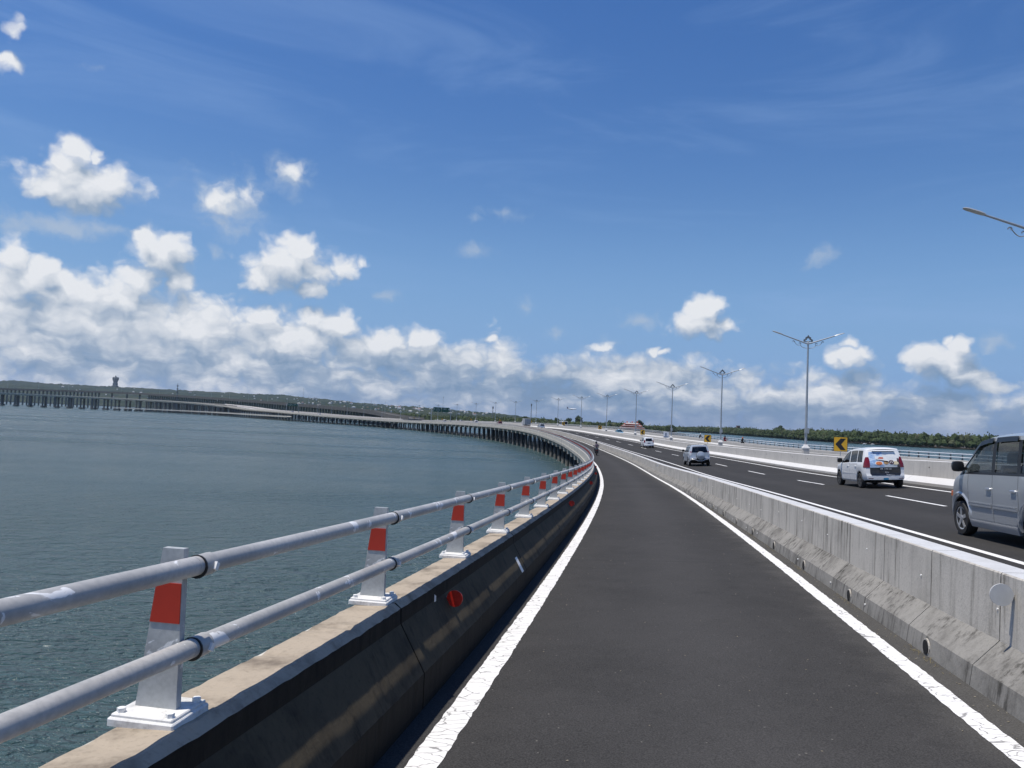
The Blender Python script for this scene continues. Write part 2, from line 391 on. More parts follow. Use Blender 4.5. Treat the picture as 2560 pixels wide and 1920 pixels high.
def glass(name, tint, spec=.5, rough=.02):
    m, t, b = new_mat(name); t.nodes.remove(b)
    tr = nd(t, 'ShaderNodeBsdfTransparent', {'Color': (*tint, 1)}); gl = nd(t, 'ShaderNodeBsdfGlossy', {'Color': (1, 1, 1, 1), 'Roughness': rough})
    fa = nd(t, 'ShaderNodeLayerWeight', {'Blend': .5}).outputs['Facing']
    mx = nd(t, 'ShaderNodeMixShader', {0: mt(t, 'MULTIPLY_ADD', mt(t, 'POWER', fa, 4.), .6, .045), 1: tr.outputs[0], 2: gl.outputs[0]})
    t.links.new(mx.outputs[0], t.nodes['Material Output'].inputs[0]); return m

M_ = {}
M_['path'] = asphalt('path_asphalt', (.043, .0415, .040), (.060, .0575, .0555), .035, (1.75, 2.4, .6))
M_['road'] = asphalt('road_asphalt', (.038, .0365, .0355), (.050, .048, .046), .02, (12.4, 14., 7.8))
M_['line'] = line_paint('road_paint'); M_['line2'] = line_paint('lane_paint', False)
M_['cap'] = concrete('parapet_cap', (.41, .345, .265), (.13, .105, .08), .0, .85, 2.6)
M_['grime_shade'] = concrete('parapet_grime_shade', (.016, .0135, .010), (.005, .0045, .004), .9, .6, 1.6)  # black algae grime, darkened further so the wall's shade sits in the colour
M_['slope'] = concrete('parapet_slope', (.080, .064, .040), (.018, .015, .011), .5, .6, 1.8)  # same inner concrete, its colour left lighter for the sunlit strip
M_['plate'] = concrete('plate_paint', (.76, .755, .73), (.30, .29, .27), .1, .5, 7., .6, .002)
M_['outer'] = concrete('parapet_outer', (.58, .55, .48), (.20, .185, .155), .8, .5, .7)
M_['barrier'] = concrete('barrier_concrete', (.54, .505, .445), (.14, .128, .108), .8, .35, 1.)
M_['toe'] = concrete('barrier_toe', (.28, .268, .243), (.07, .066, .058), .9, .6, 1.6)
M_['btop'] = concrete('barrier_top_paint', (.56, .565, .565), (.36, .35, .33), .0, .35, 2.)
M_['white'] = concrete('median_concrete', (.53, .505, .46), (.36, .345, .32), .5, .3, .6)
M_['whitepaint'] = concrete('median_white_paint', (.64, .635, .62), (.45, .44, .42), .2, .2, .8)
M_['deck'] = concrete('deck_concrete', (.46, .44, .39), (.2, .19, .17), .7, .5, .5)
M_['pier'] = concrete('pier_concrete', (.17, .165, .155), (.07, .068, .06), .8, .5, .3)
M_['paint_white'] = plain('white_paint', (.80, .80, .78), .5, var=.06, vscale=14, bump=.002)
M_['black'] = plain('black_plastic', (.012, .012, .013), .45)
M_['rubber'] = plain('rubber', (.022, .021, .021), .8, var=.2, vscale=20)
M_['dark'] = plain('dark_void', (.006, .006, .006), .9)
M_['chrome'] = plain('chrome', (.80, .81, .82), .28, .8)
M_['yellow'] = plain('sign_yellow', (.80, .44, .025), .45, var=.05)
M_['red_disc'] = plain('red_reflector', (.50, .022, .012), .35, var=.12, vscale=30)
M_['grey_disc'] = plain('grey_reflector', (.55, .55, .53), .5)
M_['green'] = plain('sign_green', (.004, .085, .05), .4)
M_['lampgrey'] = plain('lamp_grey', (.40, .43, .45), .45, .35)
M_['ornament'] = plain('ornament_grey', (.17, .18, .18), .6)
def galv(name, c0, c1, metal):
    m, t, b = new_mat(name); g = nd(t, 'ShaderNodeTexCoord').outputs['Object']
    a = noise(t, g, 2.6, 5, .6); f = noise(t, g, 45., 3, .6); p = noise(t, vm(t, 'ADD', g, (3, 1, 7)), 5.5, 6, .62, .6)
    c = mixc(t, ss(t, a, .35, .65), c0, c1); c = mixc(t, mt(t, 'MULTIPLY', ss(t, f, .35, .7), .3), c, (.21, .215, .22))
    c = mixc(t, mt(t, 'MULTIPLY', ss(t, p, .60, .625), .8), c, (.82, .83, .83))          # touched-up patches of white paint
    t.links.new(c, b.inputs['Base Color']); b.inputs['Roughness'].default_value = .46; b.inputs['Metallic'].default_value = metal
    bn = nd(t, 'ShaderNodeBump', {'Strength': .35, 'Distance': .002, 'Height': mt(t, 'ADD', f, p)}); t.links.new(bn.outputs[0], b.inputs['Normal'])
    return m
M_['galv'] = galv('galvanised_pipe', (.37, .365, .35), (.48, .47, .45), .0)
M_['post'] = galv('post_paint', (.40, .415, .415), (.48, .495, .49), .0)

# ================================================================== SETTING: sea, roads
def water_mat():
    m, t, b = new_mat('sea_water'); g = nd(t, 'ShaderNodeTexCoord').outputs['Object']
    w1 = noise(t, vm(t, 'MULTIPLY', g, (.7, 1.6, 1.)), .8, 2, .5, .4)
    w2 = noise(t, vm(t, 'MULTIPLY', g, (1., 1.8, 1.)), 2.6, 3, .55, .5)
    w3 = noise(t, g, .03, 3, .6); gust = noise(t, vm(t, 'MULTIPLY', g, (.35, 1.3, 1.)), .02, 3, .6)
    h = mt(t, 'ADD', mt(t, 'MULTIPLY', w1, .55), mt(t, 'MULTIPLY', w2, mt(t, 'MULTIPLY_ADD', gust, .35, .13)))
    bn = nd(t, 'ShaderNodeBump', {'Strength': 1., 'Distance': 2.1, 'Height': h})
    t.links.new(bn.outputs[0], b.inputs['Normal'])
    c = mixc(t, ss(t, w3, .3, .7), (.046, .088, .086), (.056, .104, .110))
    t.links.new(c, b.inputs['Base Color'])
    t.links.new(ss(t, gust, .35, .65, .16, .30), b.inputs['Roughness'])
    b.inputs['IOR'].default_value = 1.33; b.inputs['Specular IOR Level'].default_value = .5
    return m
M_['sea'] = water_mat()
mb = MB(); q = 26000
mb.add([(-q, -q, 0), (q, -q, 0), (q, q, 0), (-q, q, 0)], [(0, 1, 2, 3)])
struct(mb.obj('sea', M_['sea']))

SR = np.concatenate([seq(-6, 30, 1.), seq(30, 200, 2.5)[1:], seq(200, 960, 6.)[1:], seq(960, 1330, 8.)[1:]])
def strip(name, t0, t1, h, mat, sarr=SR, parent=None, tf=None, jit=0., t0f=None):
    mb = MB(); s = np.asarray(sarr, float); d = 0 if tf is None else tf(s)
    j0 = (rng.random(len(s)) - .5) * jit; j1 = (rng.random(len(s)) - .5) * jit
    A = road(s, t0 + d + j0, h); B = road(s, t1 + d + j1, h); n = len(s)
    mb.add(np.concatenate([A, B]), [(i, i + 1, n + i + 1, n + i) for i in range(n - 1)])
    o = mb.obj(name, mat, parent)
    if parent is None:
        uvl = o.data.uv_layers.new(name='UVMap'); vi = np.empty(len(o.data.loops), np.int32); o.data.loops.foreach_get('vertex_index', vi)
        U = np.stack([np.where(vi < n, t0, t1), s[vi % n]], 1).astype(np.float32); uvl.data.foreach_set('uv', U.ravel())
    return o
path = struct(strip('motorcycle_path', -1.45, 2.5, 0, M_['path'], SR[SR < 700]))
cway = struct(strip('carriageway', 2.75, 13.72, 0, M_['road']))
owy = struct(strip('opposite_carriageway', 16.6, 27.4, 0, M_['road']))
opath = struct(strip('opposite_motorcycle_path', 27.7, 31.9, 0, M_['road'], SR[SR < 700]))
near = np.concatenate([seq(-1, 25, .07), seq(25, 60, .5)[1:], seq(60, 600, 4)[1:]])
drift = lambda s: .2 * np.clip(s, 0, 40) / 40
strip('edge_line', -1.23, -1.05, .004, M_['line'], near, path, jit=.012)
strip('edge_line', 2.04, 2.19, .004, M_['line'], near, path, tf=drift, jit=.012)
far = np.concatenate([seq(6, 60, 1), seq(60, 940, 6)[1:]])
strip('edge_line', 5.83, 5.98, .004, M_['line2'], far, cway)
strip('edge_line', 12.55, 12.72, .004, M_['line2'], far, cway)
k = 0
for s0 in np.arange(25.5 - 13.47, 330, 13.47): strip('lane_dash', 9.5, 9.63, .004, M_['line2'], seq(s0, s0 + 5.2, 1.3), cway)

# ------------------------------------------------------------------ viaduct: slab, bents and piles
def pile_mat():
    m, t, b = new_mat('pile_casing'); g = nd(t, 'ShaderNodeTexCoord').outputs['Object']
    z = nd(t, 'ShaderNodeSeparateXYZ', {0: nd(t, 'ShaderNodeNewGeometry').outputs['Position']}).outputs[2]
    n = noise(t, nd(t, 'ShaderNodeNewGeometry').outputs['Position'], 1.6, 5, .6)
    f = ss(t, mt(t, 'ADD', z, mt(t, 'MULTIPLY', mt(t, 'SUBTRACT', n, .5), -1.6)), .75, 1.15)      # tide mark
    c = mixc(t, f, (.27, .245, .20), (.045, .048, .05)); c = mixc(t, ss(t, n, .45, .7), c, mixc(t, .5, c, (.02, .02, .02)))
    t.links.new(c, b.inputs['Base Color']); b.inputs['Roughness'].default_value = .85; return m
M_['pile'] = pile_mat()
via = thing('viaduct', 'long grey concrete viaduct on dark piles, curving low over the water', 'bridge')
mb = MB(); mb.sweep([(-2.0, -.02), (-2.0, -.42), (-1.3, -.62), (2.6, -.62), (14.2, -.62), (14.2, -.02), (2.6, -.02)], SR); mb.obj('deck_slab', M_['deck'], via)
mb = MB(); mb.sweep([(16.2, -.02), (16.2, -.62), (31.6, -.62), (32.3, -.42), (32.3, -.02), (24, -.02)], SR); mb.obj('deck_slab', M_['deck'], via)
mb = MB(); mb.sweep([(14.2, -.25), (14.2, -.6), (15, -.6), (16.2, -.6), (16.2, -.25), (15, -.25)], SR[SR < 700]); mb.obj('median_slab', M_['deck'], via)
for s0 in np.arange(129.7 - 8.6 * 8, 905, 8.6):
    M = frame(s0, -1.2, 0, level=True); zd = float(road(s0, -1.2)[2]) - .62; nearp = s0 < 520
    rows = (0., 3.9, 8.6) if nearp else (0., 4.)
    a, b_ = Vector(road(s0, -1.95)), Vector(road(s0, 13.8 if nearp else 8.)); c = (a + b_) / 2
    mb = MB(); W = (b_ - a).length; rot = Matrix.Rotation(math.atan2((b_ - a).y, (b_ - a).x), 3, 'Z') @ Matrix.Rotation(-math.atan2((b_ - a).z, W), 3, 'Y')
    mb.box((c.x, c.y, c.z - .62 - .30), (W, .95, .62), rot); mb.obj('bent_cap', M_['outer'], via)
    for i, dy in enumerate(rows):
        p = M @ Vector((0, -dy, 0)); ztop = float(road(s0, -1.2 + dy)[2]) - .62 - .55
        mb = MB(); r = .36
        mb.tube([(p.x, p.y, -.6), (p.x, p.y, ztop - .35)], r, 10); mb.tube([(p.x, p.y, ztop - .36), (p.x, p.y, ztop)], r * 1.16, 10)
        mb.obj('pile', M_['pile'], via, 50)
mb = MB(); mb.sweep([(-1.3, -.6), (-1.0, -1.75), (9.5, -1.75), (9.8, -.6)], SR[SR > 925]); mb.obj('girder', M_['outer'], via)
# raised part: columns on pile caps
for s0 in np.arange(930, 1320, 15.2):
    for dy in (0., 7.):
        p = road(s0, dy); zt = float(p[2]) - 1.7
        mb = MB(); mb.cham((p[0], p[1], 1.9), (1.5, 1.5, zt - 1.9), .1); mb.obj('pier_column', M_['pier'], via)
        mb = MB(); mb.cham((p[0], p[1], 1.0), (3.6, 3.6, 1.1), .1); mb.obj('pile_cap', M_['pier'], via)
        for a, b_ in ((1.1, 1.1), (-1.1, 1.1), (1.1, -1.1), (-1.1, -1.1)):
            mb = MB(); mb.tube([(p[0] + a, p[1] + b_, -.5), (p[0] + a, p[1] + b_, 1.05)], .4, 8); mb.obj('pile', M_['pile'], via)
    mb = MB(); a, b_ = Vector(road(s0, -1.8)), Vector(road(s0, 9)); c = (a + b_) / 2
    mb.box((c.x, c.y, c.z - 2.0), ((b_ - a).length, 1.6, .9), Matrix.Rotation(math.atan2((b_ - a).y, (b_ - a).x), 3, 'Z')); mb.obj('bent_cap', M_['pier'], via)

# ------------------------------------------------------------------ near parapet and pipe railing
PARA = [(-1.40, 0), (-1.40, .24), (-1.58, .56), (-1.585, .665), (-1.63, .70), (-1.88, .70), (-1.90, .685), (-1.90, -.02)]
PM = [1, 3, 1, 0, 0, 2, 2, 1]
pw = thing('parapet_wall', 'weathered brown concrete parapet along the water, carrying the pipe railing', 'wall')
edges = np.arange(-4.5, 346, 4.8)
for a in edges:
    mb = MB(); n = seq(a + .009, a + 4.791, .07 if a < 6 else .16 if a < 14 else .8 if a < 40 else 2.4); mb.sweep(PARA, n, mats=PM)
    if a < 14:      # worn, chipped arrises
        for i_ in range(len(n)):
            for k_, amp in ((1, .0025), (3, .003), (4, .004), (5, .003)):
                v_ = mb.v[i_ * 8 + k_]; c_ = -abs(rng.normal(0, amp)) * (2.2 if rng.random() < .06 else 1); mb.v[i_ * 8 + k_] = (v_[0] + rng.normal(0, amp * .5), v_[1] + rng.normal(0, amp * .3), v_[2] + c_)
    mb.obj('wall_panel', [M_['cap'], M_['grime_shade'], M_['outer'], M_['slope']], pw)
mb = MB(); mb.sweep(PARA, seq(edges[-1] + 4.81, 1325, 7), mats=PM); mb.obj('wall_panel', [M_['cap'], M_['grime_shade'], M_['outer'], M_['slope']], pw)
def disc_on_wall(s, t, h, r, mat, parent, side=1, name='reflector_disc', tilt=0.):
    """round plate on a wall face; side = +1 faces right"""
    M = frame(s, t, h, level=True); mb = MB()
    V = [(M @ Vector((r * math.cos(a), -side * .012, r * math.sin(a)))) for a in np.linspace(0, 2 * math.pi, 25)[:-1]]
    W = [(M @ Vector((r * math.cos(a), 0, r * math.sin(a)))) for a in np.linspace(0, 2 * math.pi, 25)[:-1]]
    mb.add(V + W, [tuple(range(24))] + [(i, (i + 1) % 24, 24 + (i + 1) % 24, 24 + i) for i in range(24)]); o = mb.obj(name, mat, parent)
    return o
def standing_disc(s, t, h, r, mat, parent, yaw=0.):
    """round plate on a little arm, turned towards oncoming riders"""
    M = frame(s, t, h, yaw, level=True); mb = MB()
    mb.lathe([(0., -.006), (r, -.006), (r, .004), (0., .004)], 28, 'X'); mb.v = [tuple(M @ Vector(p)) for p in mb.v]
    o = mb.obj('reflector_disc', mat, parent, 40)
    mb = MB(); mb.box((.02, .07 if t < 0 else -.05, 0), (.03, .2 if t < 0 else .1, .02)); mb.v = [tuple(M @ Vector(p)) for p in mb.v]; mb.obj('disc_arm', M_['chrome'], o)
    return o
for i in range(8): standing_disc(6.28 + 12.3 * i, -1.49, .52, .068, M_['red_disc'], pw)
# old white paint marks left on the wall
for s0, h0 in ((5.97, .53),): 
    M = frame(s0, -1.578, h0, level=True); mb = MB(); mb.extrude([(-.02, -.05), (.03, -.04), (.02, .06), (-.025, .08)], .004, M @ Matrix.Rotation(math.pi / 2, 4, 'X')); mb.obj('paint_mark', M_['paint_white'], pw)
mb = MB(); A = road([9.55, 9.68], -1.402, .243); B = road([9.55, 9.68], -1.50, .418); mb.add([A[0] + (0, 0, .006), A[1] + (0, 0, .006), B[1] + (0, 0, .006), B[0] + (0, 0, .006), A[0] - (0, 0, .003), A[1] - (0, 0, .003), B[1] - (0, 0, .003), B[0] - (0, 0, .003)], [(0, 1, 2, 3), (0, 1, 5, 4), (1, 2, 6, 5), (2, 3, 7, 6), (3, 0, 4, 7)]); mb.obj('paint_mark', M_['paint_white'], pw)

rail = thing('pipe_railing', 'grey double pipe railing with red-marked tapered posts on the waterside parapet', 'railing')
TP = -1.79; RT, RL, RR_ = 1.272 - .70, .958 - .70, .0375
def post_parts(detail):
    """local: +X along the road, +Y left (water), origin at the top of the wall; detail 2 near, 1 middle, 0 far"""
    out = {}
    mb = MB()      # tapered plate: road edge upright, water edge leaning in
    P0 = [(-.078, .028), (.095, .028), (.018, .6445), (-.070, .6445)]           # y, z outline
    d = .016
    V = [(-d, y, z) for y, z in P0] + [(d, y, z) for y, z in P0]
    mb.add(V, [(3, 2, 1, 0), (4, 5, 6, 7), (0, 1, 5, 4), (1, 2, 6, 5), (2, 3, 7, 6), (3, 0, 4, 7)]); out['post'] = (mb, M_['post'])
    mb = MB(); mb.cham((0, 0, 0), (.24, .27, .03), .006); mb.cham((.002, .001, .03), (.225, .25, .012), .004); out['base_plate'] = (mb, M_['plate'])
    if detail >= 1:
        mb = MB(); y0 = lambda z: (-.078 + .008 * (z - .028) / .6165, .095 - .077 * (z - .028) / .6165)
        za, zb = .352, .503; a, b_ = y0(za), y0(zb)
        mb.add([(-d - .004, a[0] + .002, za), (-d - .004, a[1] - .002, za), (-d - .004, b_[1] - .002, zb), (-d - .004, b_[0] + .002, zb), (-d, a[0] + .002, za), (-d, a[1] - .002, za), (-d, b_[1] - .002, zb), (-d, b_[0] + .002, zb)], [(0, 1, 2, 3), (0, 1, 5, 4), (1, 2, 6, 5), (2, 3, 7, 6), (3, 0, 4, 7)])
        out['red_marker'] = (mb, M_['redpaint'])
    if detail >= 2:
        for k, (bx, by) in enumerate(((-.085, .1), (-.085, -.1), (.085, .1), (.085, -.1))):
            mb = MB(); mb.lathe([(0, .04), (.016, .04), (.016, .058), (0, .06)], 6, 'Z', (bx, by, 0)); out['bolt%d' % k] = (mb, M_['paint_white'])
    return out
M_['redpaint'] = plain('red_marker_paint', (.46, .035, .015), .5, var=.05, vscale=9)
meshes = {}
for dl in (0, 1, 2):
    meshes[dl] = {k: b.mesh(k.rstrip('0123456789'), m) for k, (b, m) in post_parts(dl).items()}
for i in range(0, 196):
    s0 = 2.73 + 2.39 * i; dl = 2 if i < 9 else (1 if s0 < 230 else 0)
    M = frame(s0, TP, .70, level=True); po = link('post', meshes[dl]['post'], rail, M)
    for k, me in meshes[dl].items():
        if k != 'post': link(k.rstrip('0123456789'), me, po, Matrix.Translation((0, 0, rng.normal(0, .006))) if k == 'red_marker' else None)
    if i < 14:
        for hh in (RT, RL):
            mb = MB(); mb.tube([(.035, -.10, hh), (.115, -.10, hh)], .0435, 16)
            mb.box((.03, -.075, hh), (.06, .05, .045)); o = link('collar', mb.mesh('collar', M_['galv'], 50), po)
            mb = MB(); mb.tube([(.028, -.10, hh), (.0345, -.10, hh)], .046, 16); link('seal_ring', mb.mesh('seal_ring', M_['black'], 50), po)
            mb = MB(); mb.box((.09, -.146, hh - .004), (.022, .014, .03), Matrix.Rotation(.5, 3, 'Y')); link('set_screw', mb.mesh('set_screw', M_['paint_white']), po)
tr = TP + .10
def pipe(name, s, h, r, n): mb = MB(); mb.tube(road(s, tr, .70 + h), r, n, True); return mb.obj(name, M_['galv'], rail, 'all' if False else 60)
for hh in (RT, RL):
    pipe('rail_pipe', seq(-1.9, 2.73, .6), hh, RR_, 20)
    for i in range(0, 24):
        a = 2.73 + 2.39 * i; pipe('rail_pipe', seq(a + .002, a + 2.388, .6), hh, RR_, 20 if i < 8 else 10)
    pipe('rail_pipe', seq(2.73 + 2.39 * 24, 470, 2.39), hh, RR_, 8)

# ------------------------------------------------------------------ near barrier between the path and the carriageway
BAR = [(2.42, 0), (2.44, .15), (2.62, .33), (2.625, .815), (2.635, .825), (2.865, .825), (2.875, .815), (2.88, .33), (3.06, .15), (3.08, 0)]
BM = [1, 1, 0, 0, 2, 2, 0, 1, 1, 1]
bar = thing('concrete_barrier', 'streaky grey concrete barrier with white top between motorcycle path and main road', 'barrier')
bm_ = [M_['barrier'], M_['toe'], M_['btop']]
a = -1.86
while a < 340:
    L = 1.35 if a < 60 else (2.7 if a < 130 else 8.1)
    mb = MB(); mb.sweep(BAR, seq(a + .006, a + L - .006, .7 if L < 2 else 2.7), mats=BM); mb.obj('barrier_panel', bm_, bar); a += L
mb = MB(); mb.sweep(BAR, seq(a, 930, 8), mats=BM); mb.obj('barrier_panel', bm_, bar)
for i in range(1, 26):
    sj = -1.86 + 1.35 * i; mb = MB(); mb.sweep([(2.618, .335), (2.6215, .80), (2.63, .80), (2.63, .335)], [sj - .0055, sj + .0055]); mb.obj('joint_seal', M_['toe'], bar)
for i in range(14):
    s0 = 4.7 + 2.41 * i; M = frame(s0, 2.428, .075, level=True)
    mb = MB(); ring = [(.055 * math.cos(q), .06 * math.sin(q) - .01) for q in np.linspace(0, 2 * math.pi, 17)[:-1]]
    mb.extrude(ring, .012, M @ Matrix.Translation((0, .016, 0)) @ Matrix.Rotation(math.pi / 2, 4, 'X')); h_ = mb.obj('drain_hole', M_['dark'], bar)
    mb = MB(); r2 = [(.068 * math.cos(q), .073 * math.sin(q) - .01) for q in np.linspace(0, 2 * math.pi, 17)[:-1]]
    mb.extrude(r2, .012, M @ Matrix.Translation((0, .009, 0)) @ Matrix.Rotation(math.pi / 2, 4, 'X')); mb.obj('drain_rim', M_['barrier'], h_)
for s0 in (6.02, 29., 52., 75.): standing_disc(s0, 2.535, .70, .078, M_['grey_disc'], bar)
# small white tie marks on face and toe
for i in range(30):
    s0 = 3.4 + .9 * i + rng.uniform(-.25, .25)
    hh = rng.uniform(.5, .62) if i % 2 else rng.uniform(.07, .1)
    disc_on_wall(s0, 2.625 if i % 2 else 2.432, hh, rng.uniform(.007, .012), M_['paint_white'], bar, -1, 'tie_mark')
# red reflector stud at the barrier foot, dry grass tufts
tuft = MB()
for i in range(900):
    j = int(rng.integers(0, 11)); s0 = 4.7 + 2.41 * j + rng.normal(0, .28); t0 = 2.40 - abs(rng.normal(0, .03)); p = Vector(road(s0, t0, .003)); a = rng.uniform(0, 6.3); L = rng.uniform(.015, .05); w = .0022
    q = Vector((math.cos(a), math.sin(a), rng.uniform(.05, .6))).normalized() * L; n = Vector((-math.sin(a), math.cos(a), 0)) * w
    tuft.add([p - n, p + n, p + q], [(0, 1, 2)])
M_['drygrass'] = plain('dry_grass', (.16, .13, .06), .8, var=.3, vscale=30)
o = tuft.obj('dry_grass', M_['drygrass']); tag(o, 'dry grass tufts along the foot of the streaky barrier', 'grass', kind='stuff')
# litter of leaves and grit on the path
grit = MB()
for i in range(420):
    s0 = rng.uniform(1.5, 22); t0 = rng.uniform(2.23, 2.41) if rng.random() < .65 else rng.uniform(-1.0, 2.0); p = Vector(road(s0, t0, .004)); a = rng.uniform(0, 6.3); L = rng.uniform(.004, .012)
    u = Vector((math.cos(a), math.sin(a), 0)) * L; v = Vector((-math.sin(a), math.cos(a), 0)) * L * .5
    grit.add([p - u, p - v, p + u, p + v, p + Vector((0, 0, .004))], [(0, 1, 4), (1, 2, 4), (2, 3, 4), (3, 0, 4)])
M_['grit'] = plain('grit', (.24, .21, .15), .9, var=.5, vscale=3)
tag(grit.obj('grit', M_['grit']), 'small bits of leaf and grit scattered over the path', 'grit', kind='stuff')

# ------------------------------------------------------------------ median, far barriers, far parapet
MED = [(13.60, 0), (13.60, .12), (13.98, .36), (14.02, 1.085), (14.04, 1.095), (14.26, 1.095), (14.28, 1.085), (14.28, 0)]
MM = [0, 1, 0, 1, 1, 0, 0, 0]
def panelled(name, label, prof, mats, pm, ranges, piece, cat='barrier'):
    th = thing(name, label, cat)
    for s0, s1, L, d in ranges:
        a = s0
        while a < s1 - .01:
            b_ = min(a + L, s1); mb = MB(); mb.sweep(prof, seq(a + .008, b_ - .008, d), mats=pm); mb.obj(piece, mats, th); a = b_
    return th
wm = [M_['white'], M_['whitepaint']]
med = panelled('median_barrier', 'pale painted median barrier behind the two lanes, chevron signs on top', MED, wm, MM, ((16, 136, 6, 3), (136, 330, 24, 6), (330, 930, 600, 8)), 'barrier_panel')
for i in range(26):
    disc_on_wall(30 + 4.1 * i, 14.0, .8, .03, M_['dark'] if i % 3 else M_['grey_disc'], med, -1, 'bolt_hole')
MED2 = [(2 * 15.22 - t, h) for t, h in MED]
panelled('median_barrier', 'pale median barrier on the far side of the lamp posts, facing the opposite lanes', MED2, wm, MM, ((24, 144, 12, 3), (144, 930, 200, 8)), 'barrier_panel')
OB = [(t + 24.85, h) for t, h in BAR]
panelled('concrete_barrier', 'low white barrier between the opposite lanes and their motorcycle path', OB, wm, [0, 1, 0, 0, 1, 1, 0, 1, 0, 0], ((30, 174, 18, 4.5), (174, 800, 300, 8)), 'barrier_panel')
OP = [(31.75, 0), (31.75, .15), (31.9, .42), (31.9, .69), (31.92, .70), (32.2, .70), (32.22, .69), (32.22, -.02)]
panelled('parapet_wall', 'white outer parapet beyond the opposite lanes, topped by a thin railing', OP, wm, [0, 1, 0, 1, 1, 0, 0, 0], ((40, 232, 9.6, 4.8), (232, 1000, 300, 8)), 'wall_panel', 'wall')
orail = thing('pipe_railing', 'thin double pipe railing with slender dark posts beyond the opposite lanes', 'railing')
M_['opost'] = plain('far_post_grey', (.05, .055, .065), .5)
mb = MB(); mb.cham((0, 0, 0), (.2, .22, .03), .005); V = [(-.03, -.05, .03), (-.03, .07, .03), (-.03, .035, .62), (-.03, -.035, .62)]; mb.add(V + [(.03, y, z) for _, y, z in V], [(3, 2, 1, 0), (4, 5, 6, 7), (0, 1, 5, 4), (1, 2, 6, 5), (2, 3, 7, 6), (3, 0, 4, 7)])
ome = mb.mesh('post', M_['opost'])
for i in range(150): link('post', ome, orail, frame(46 + 2.1 * i, 32.02, .70))
M_['opipe'] = plain('far_pipe', (.72, .74, .76), .45, .1)
for hh in (1.27, .96):
    mb = MB(); mb.tube(road(seq(44, 500, 4.2), 31.93, hh), .055, 6); mb.obj('rail_pipe', M_['opipe'], orail, 60)

# ================================================================== LAMP POSTS
def box_ring(mb, c, d, b): mb.cham(c, d, b)
def build_lamp():
    """local: +X along the road, +Y left, origin at deck level; arms reach across both carriageways"""
    root = thing('street_lamp', 'tall two-armed street lamp', 'street lamp')
    mb = MB(); mb.lathe([(.10, 1.7), (.095, 3), (.062, 9.55), (.075, 9.56), (.075, 9.8), (.03, 9.86), (0, 9.87)], 10); mb.obj('pole', M_['lampgrey'], root, 40)
    mb = MB(); mb.cham((0, 0, -.25), (.46, .46, 1.75), .03); pd = mb.obj('pedestal', M_['white'], root)
    mb = MB(); mb.lathe([(.36, 1.5), (.36, 1.58), (.2, 1.75), (.13, 1.84), (0, 1.85)], 4); mb.v = [tuple(Matrix.Rotation(math.pi/4, 3, 'Z') @ Vector(p)) for p in mb.v]; mb.obj('pedestal_cap', M_['whitepaint'], pd)
    mb = MB(); mb.box((-.19, 0, 2.9), (.22, .3, .42)); mb.obj('control_box', M_['lampgrey'], root)
    for sg in (1, -1):
        tip = Vector((0, sg * 2.0, 9.7 + .66)); mb = MB(); mb.tube([(0, 0, 9.68), (0, sg * .25, 9.75), tip], [.06, .055, .042], 8); a = mb.obj('arm', M_['lampgrey'], root, 50)
        mb = MB(); d = Vector((0, sg * .95, .315)).normalized(); p = tip - d * .06
        up = Vector((1, 0, 0)).cross(d) * sg; up = up if up.z > 0 else -up
        W = [(.0, .06, .045), (.08, .12, .07), (.25, .16, .08), (.66, .16, .065), (.8, .11, .045), (.84, .04, .02)]; V = []; n = 8
        for l, w, h in W:
            c = p + d * l; V += [c + Vector((1, 0, 0)) * w * math.cos(q) + up * (h * math.sin(q) if math.sin(q) > 0 else h * .35 * math.sin(q)) for q in (2*math.pi*k/n for k in range(n))]
        mb.add(V, [(i*n+k, i*n+(k+1) % n, (i+1)*n+(k+1) % n, (i+1)*n+k) for i in range(len(W)-1) for k in range(n)] + [tuple(range(n-1, -1, -1)), tuple(range((len(W)-1)*n, len(W)*n))])
        mb.obj('lamp_head', M_['lampgrey'], a, 50)
        # hanging scrolls under the arm
        mb = MB()
        q = [(0, sg * (.04 + .30 * (1 - math.cos(u)) / 1.0 * .9), 9.36 - .12 * math.sin(u) + .25 * (u / math.pi)) for u in np.linspace(0, math.pi, 9)]; mb.tube(q, .022, 6)
        q = [(0, sg * (.55 + .52 * u), 9.60 + .26 * u - .16 * math.sin(math.pi * u)) for u in np.linspace(0, 1, 8)]; mb.tube(q, .02, 6)
        for yy in (.62, 1.1):
            q = [(0, sg * (yy + .07 * math.cos(u)), 9.66 + .30 * (yy - .3) + .05 * math.sin(u) - .06) for u in np.linspace(-.5, 4.2, 9)]; mb.tube(q, [.028] * 9, 6)
        mb.obj('scroll', M_['lampgrey'], root, 50)
    # pierced crown on the pole top
    oc = [(-.34, .0), (-.36, .16), (-.22, .24), (-.2, .36), (-.09, .4), (0, .54), (.09, .4), (.2, .36), (.22, .24), (.36, .16), (.34, .0)]
    ic = [(-.2, .05), (-.22, .13), (-.1, .15), (-.1, .24), (-.04, .26), (0, .3), (.04, .26), (.1, .24), (.1, .15), (.22, .13), (.2, .05)]
    n = len(oc); V = [(x, y, 9.84 + z) for x in (-.025, .025) for y, z in oc] + [(x, y, 9.84 + z) for x in (-.025, .025) for y, z in ic]
    Fs = []
    for i in range(n):
        j = (i + 1) % n
        Fs += [(i, j, 2*n+j, 2*n+i), (n+i, n+j, 3*n+j, 3*n+i), (i, j, n+j, n+i), (2*n+i, 2*n+j, 3*n+j, 3*n+i)]
    mb = MB(); mb.add(V, Fs); mb.obj('crown', M_['ornament'], root)
    return root
lamp0 = build_lamp()
LS = [30.4] + [61.8 + 32.5 * i for i in range(20)]
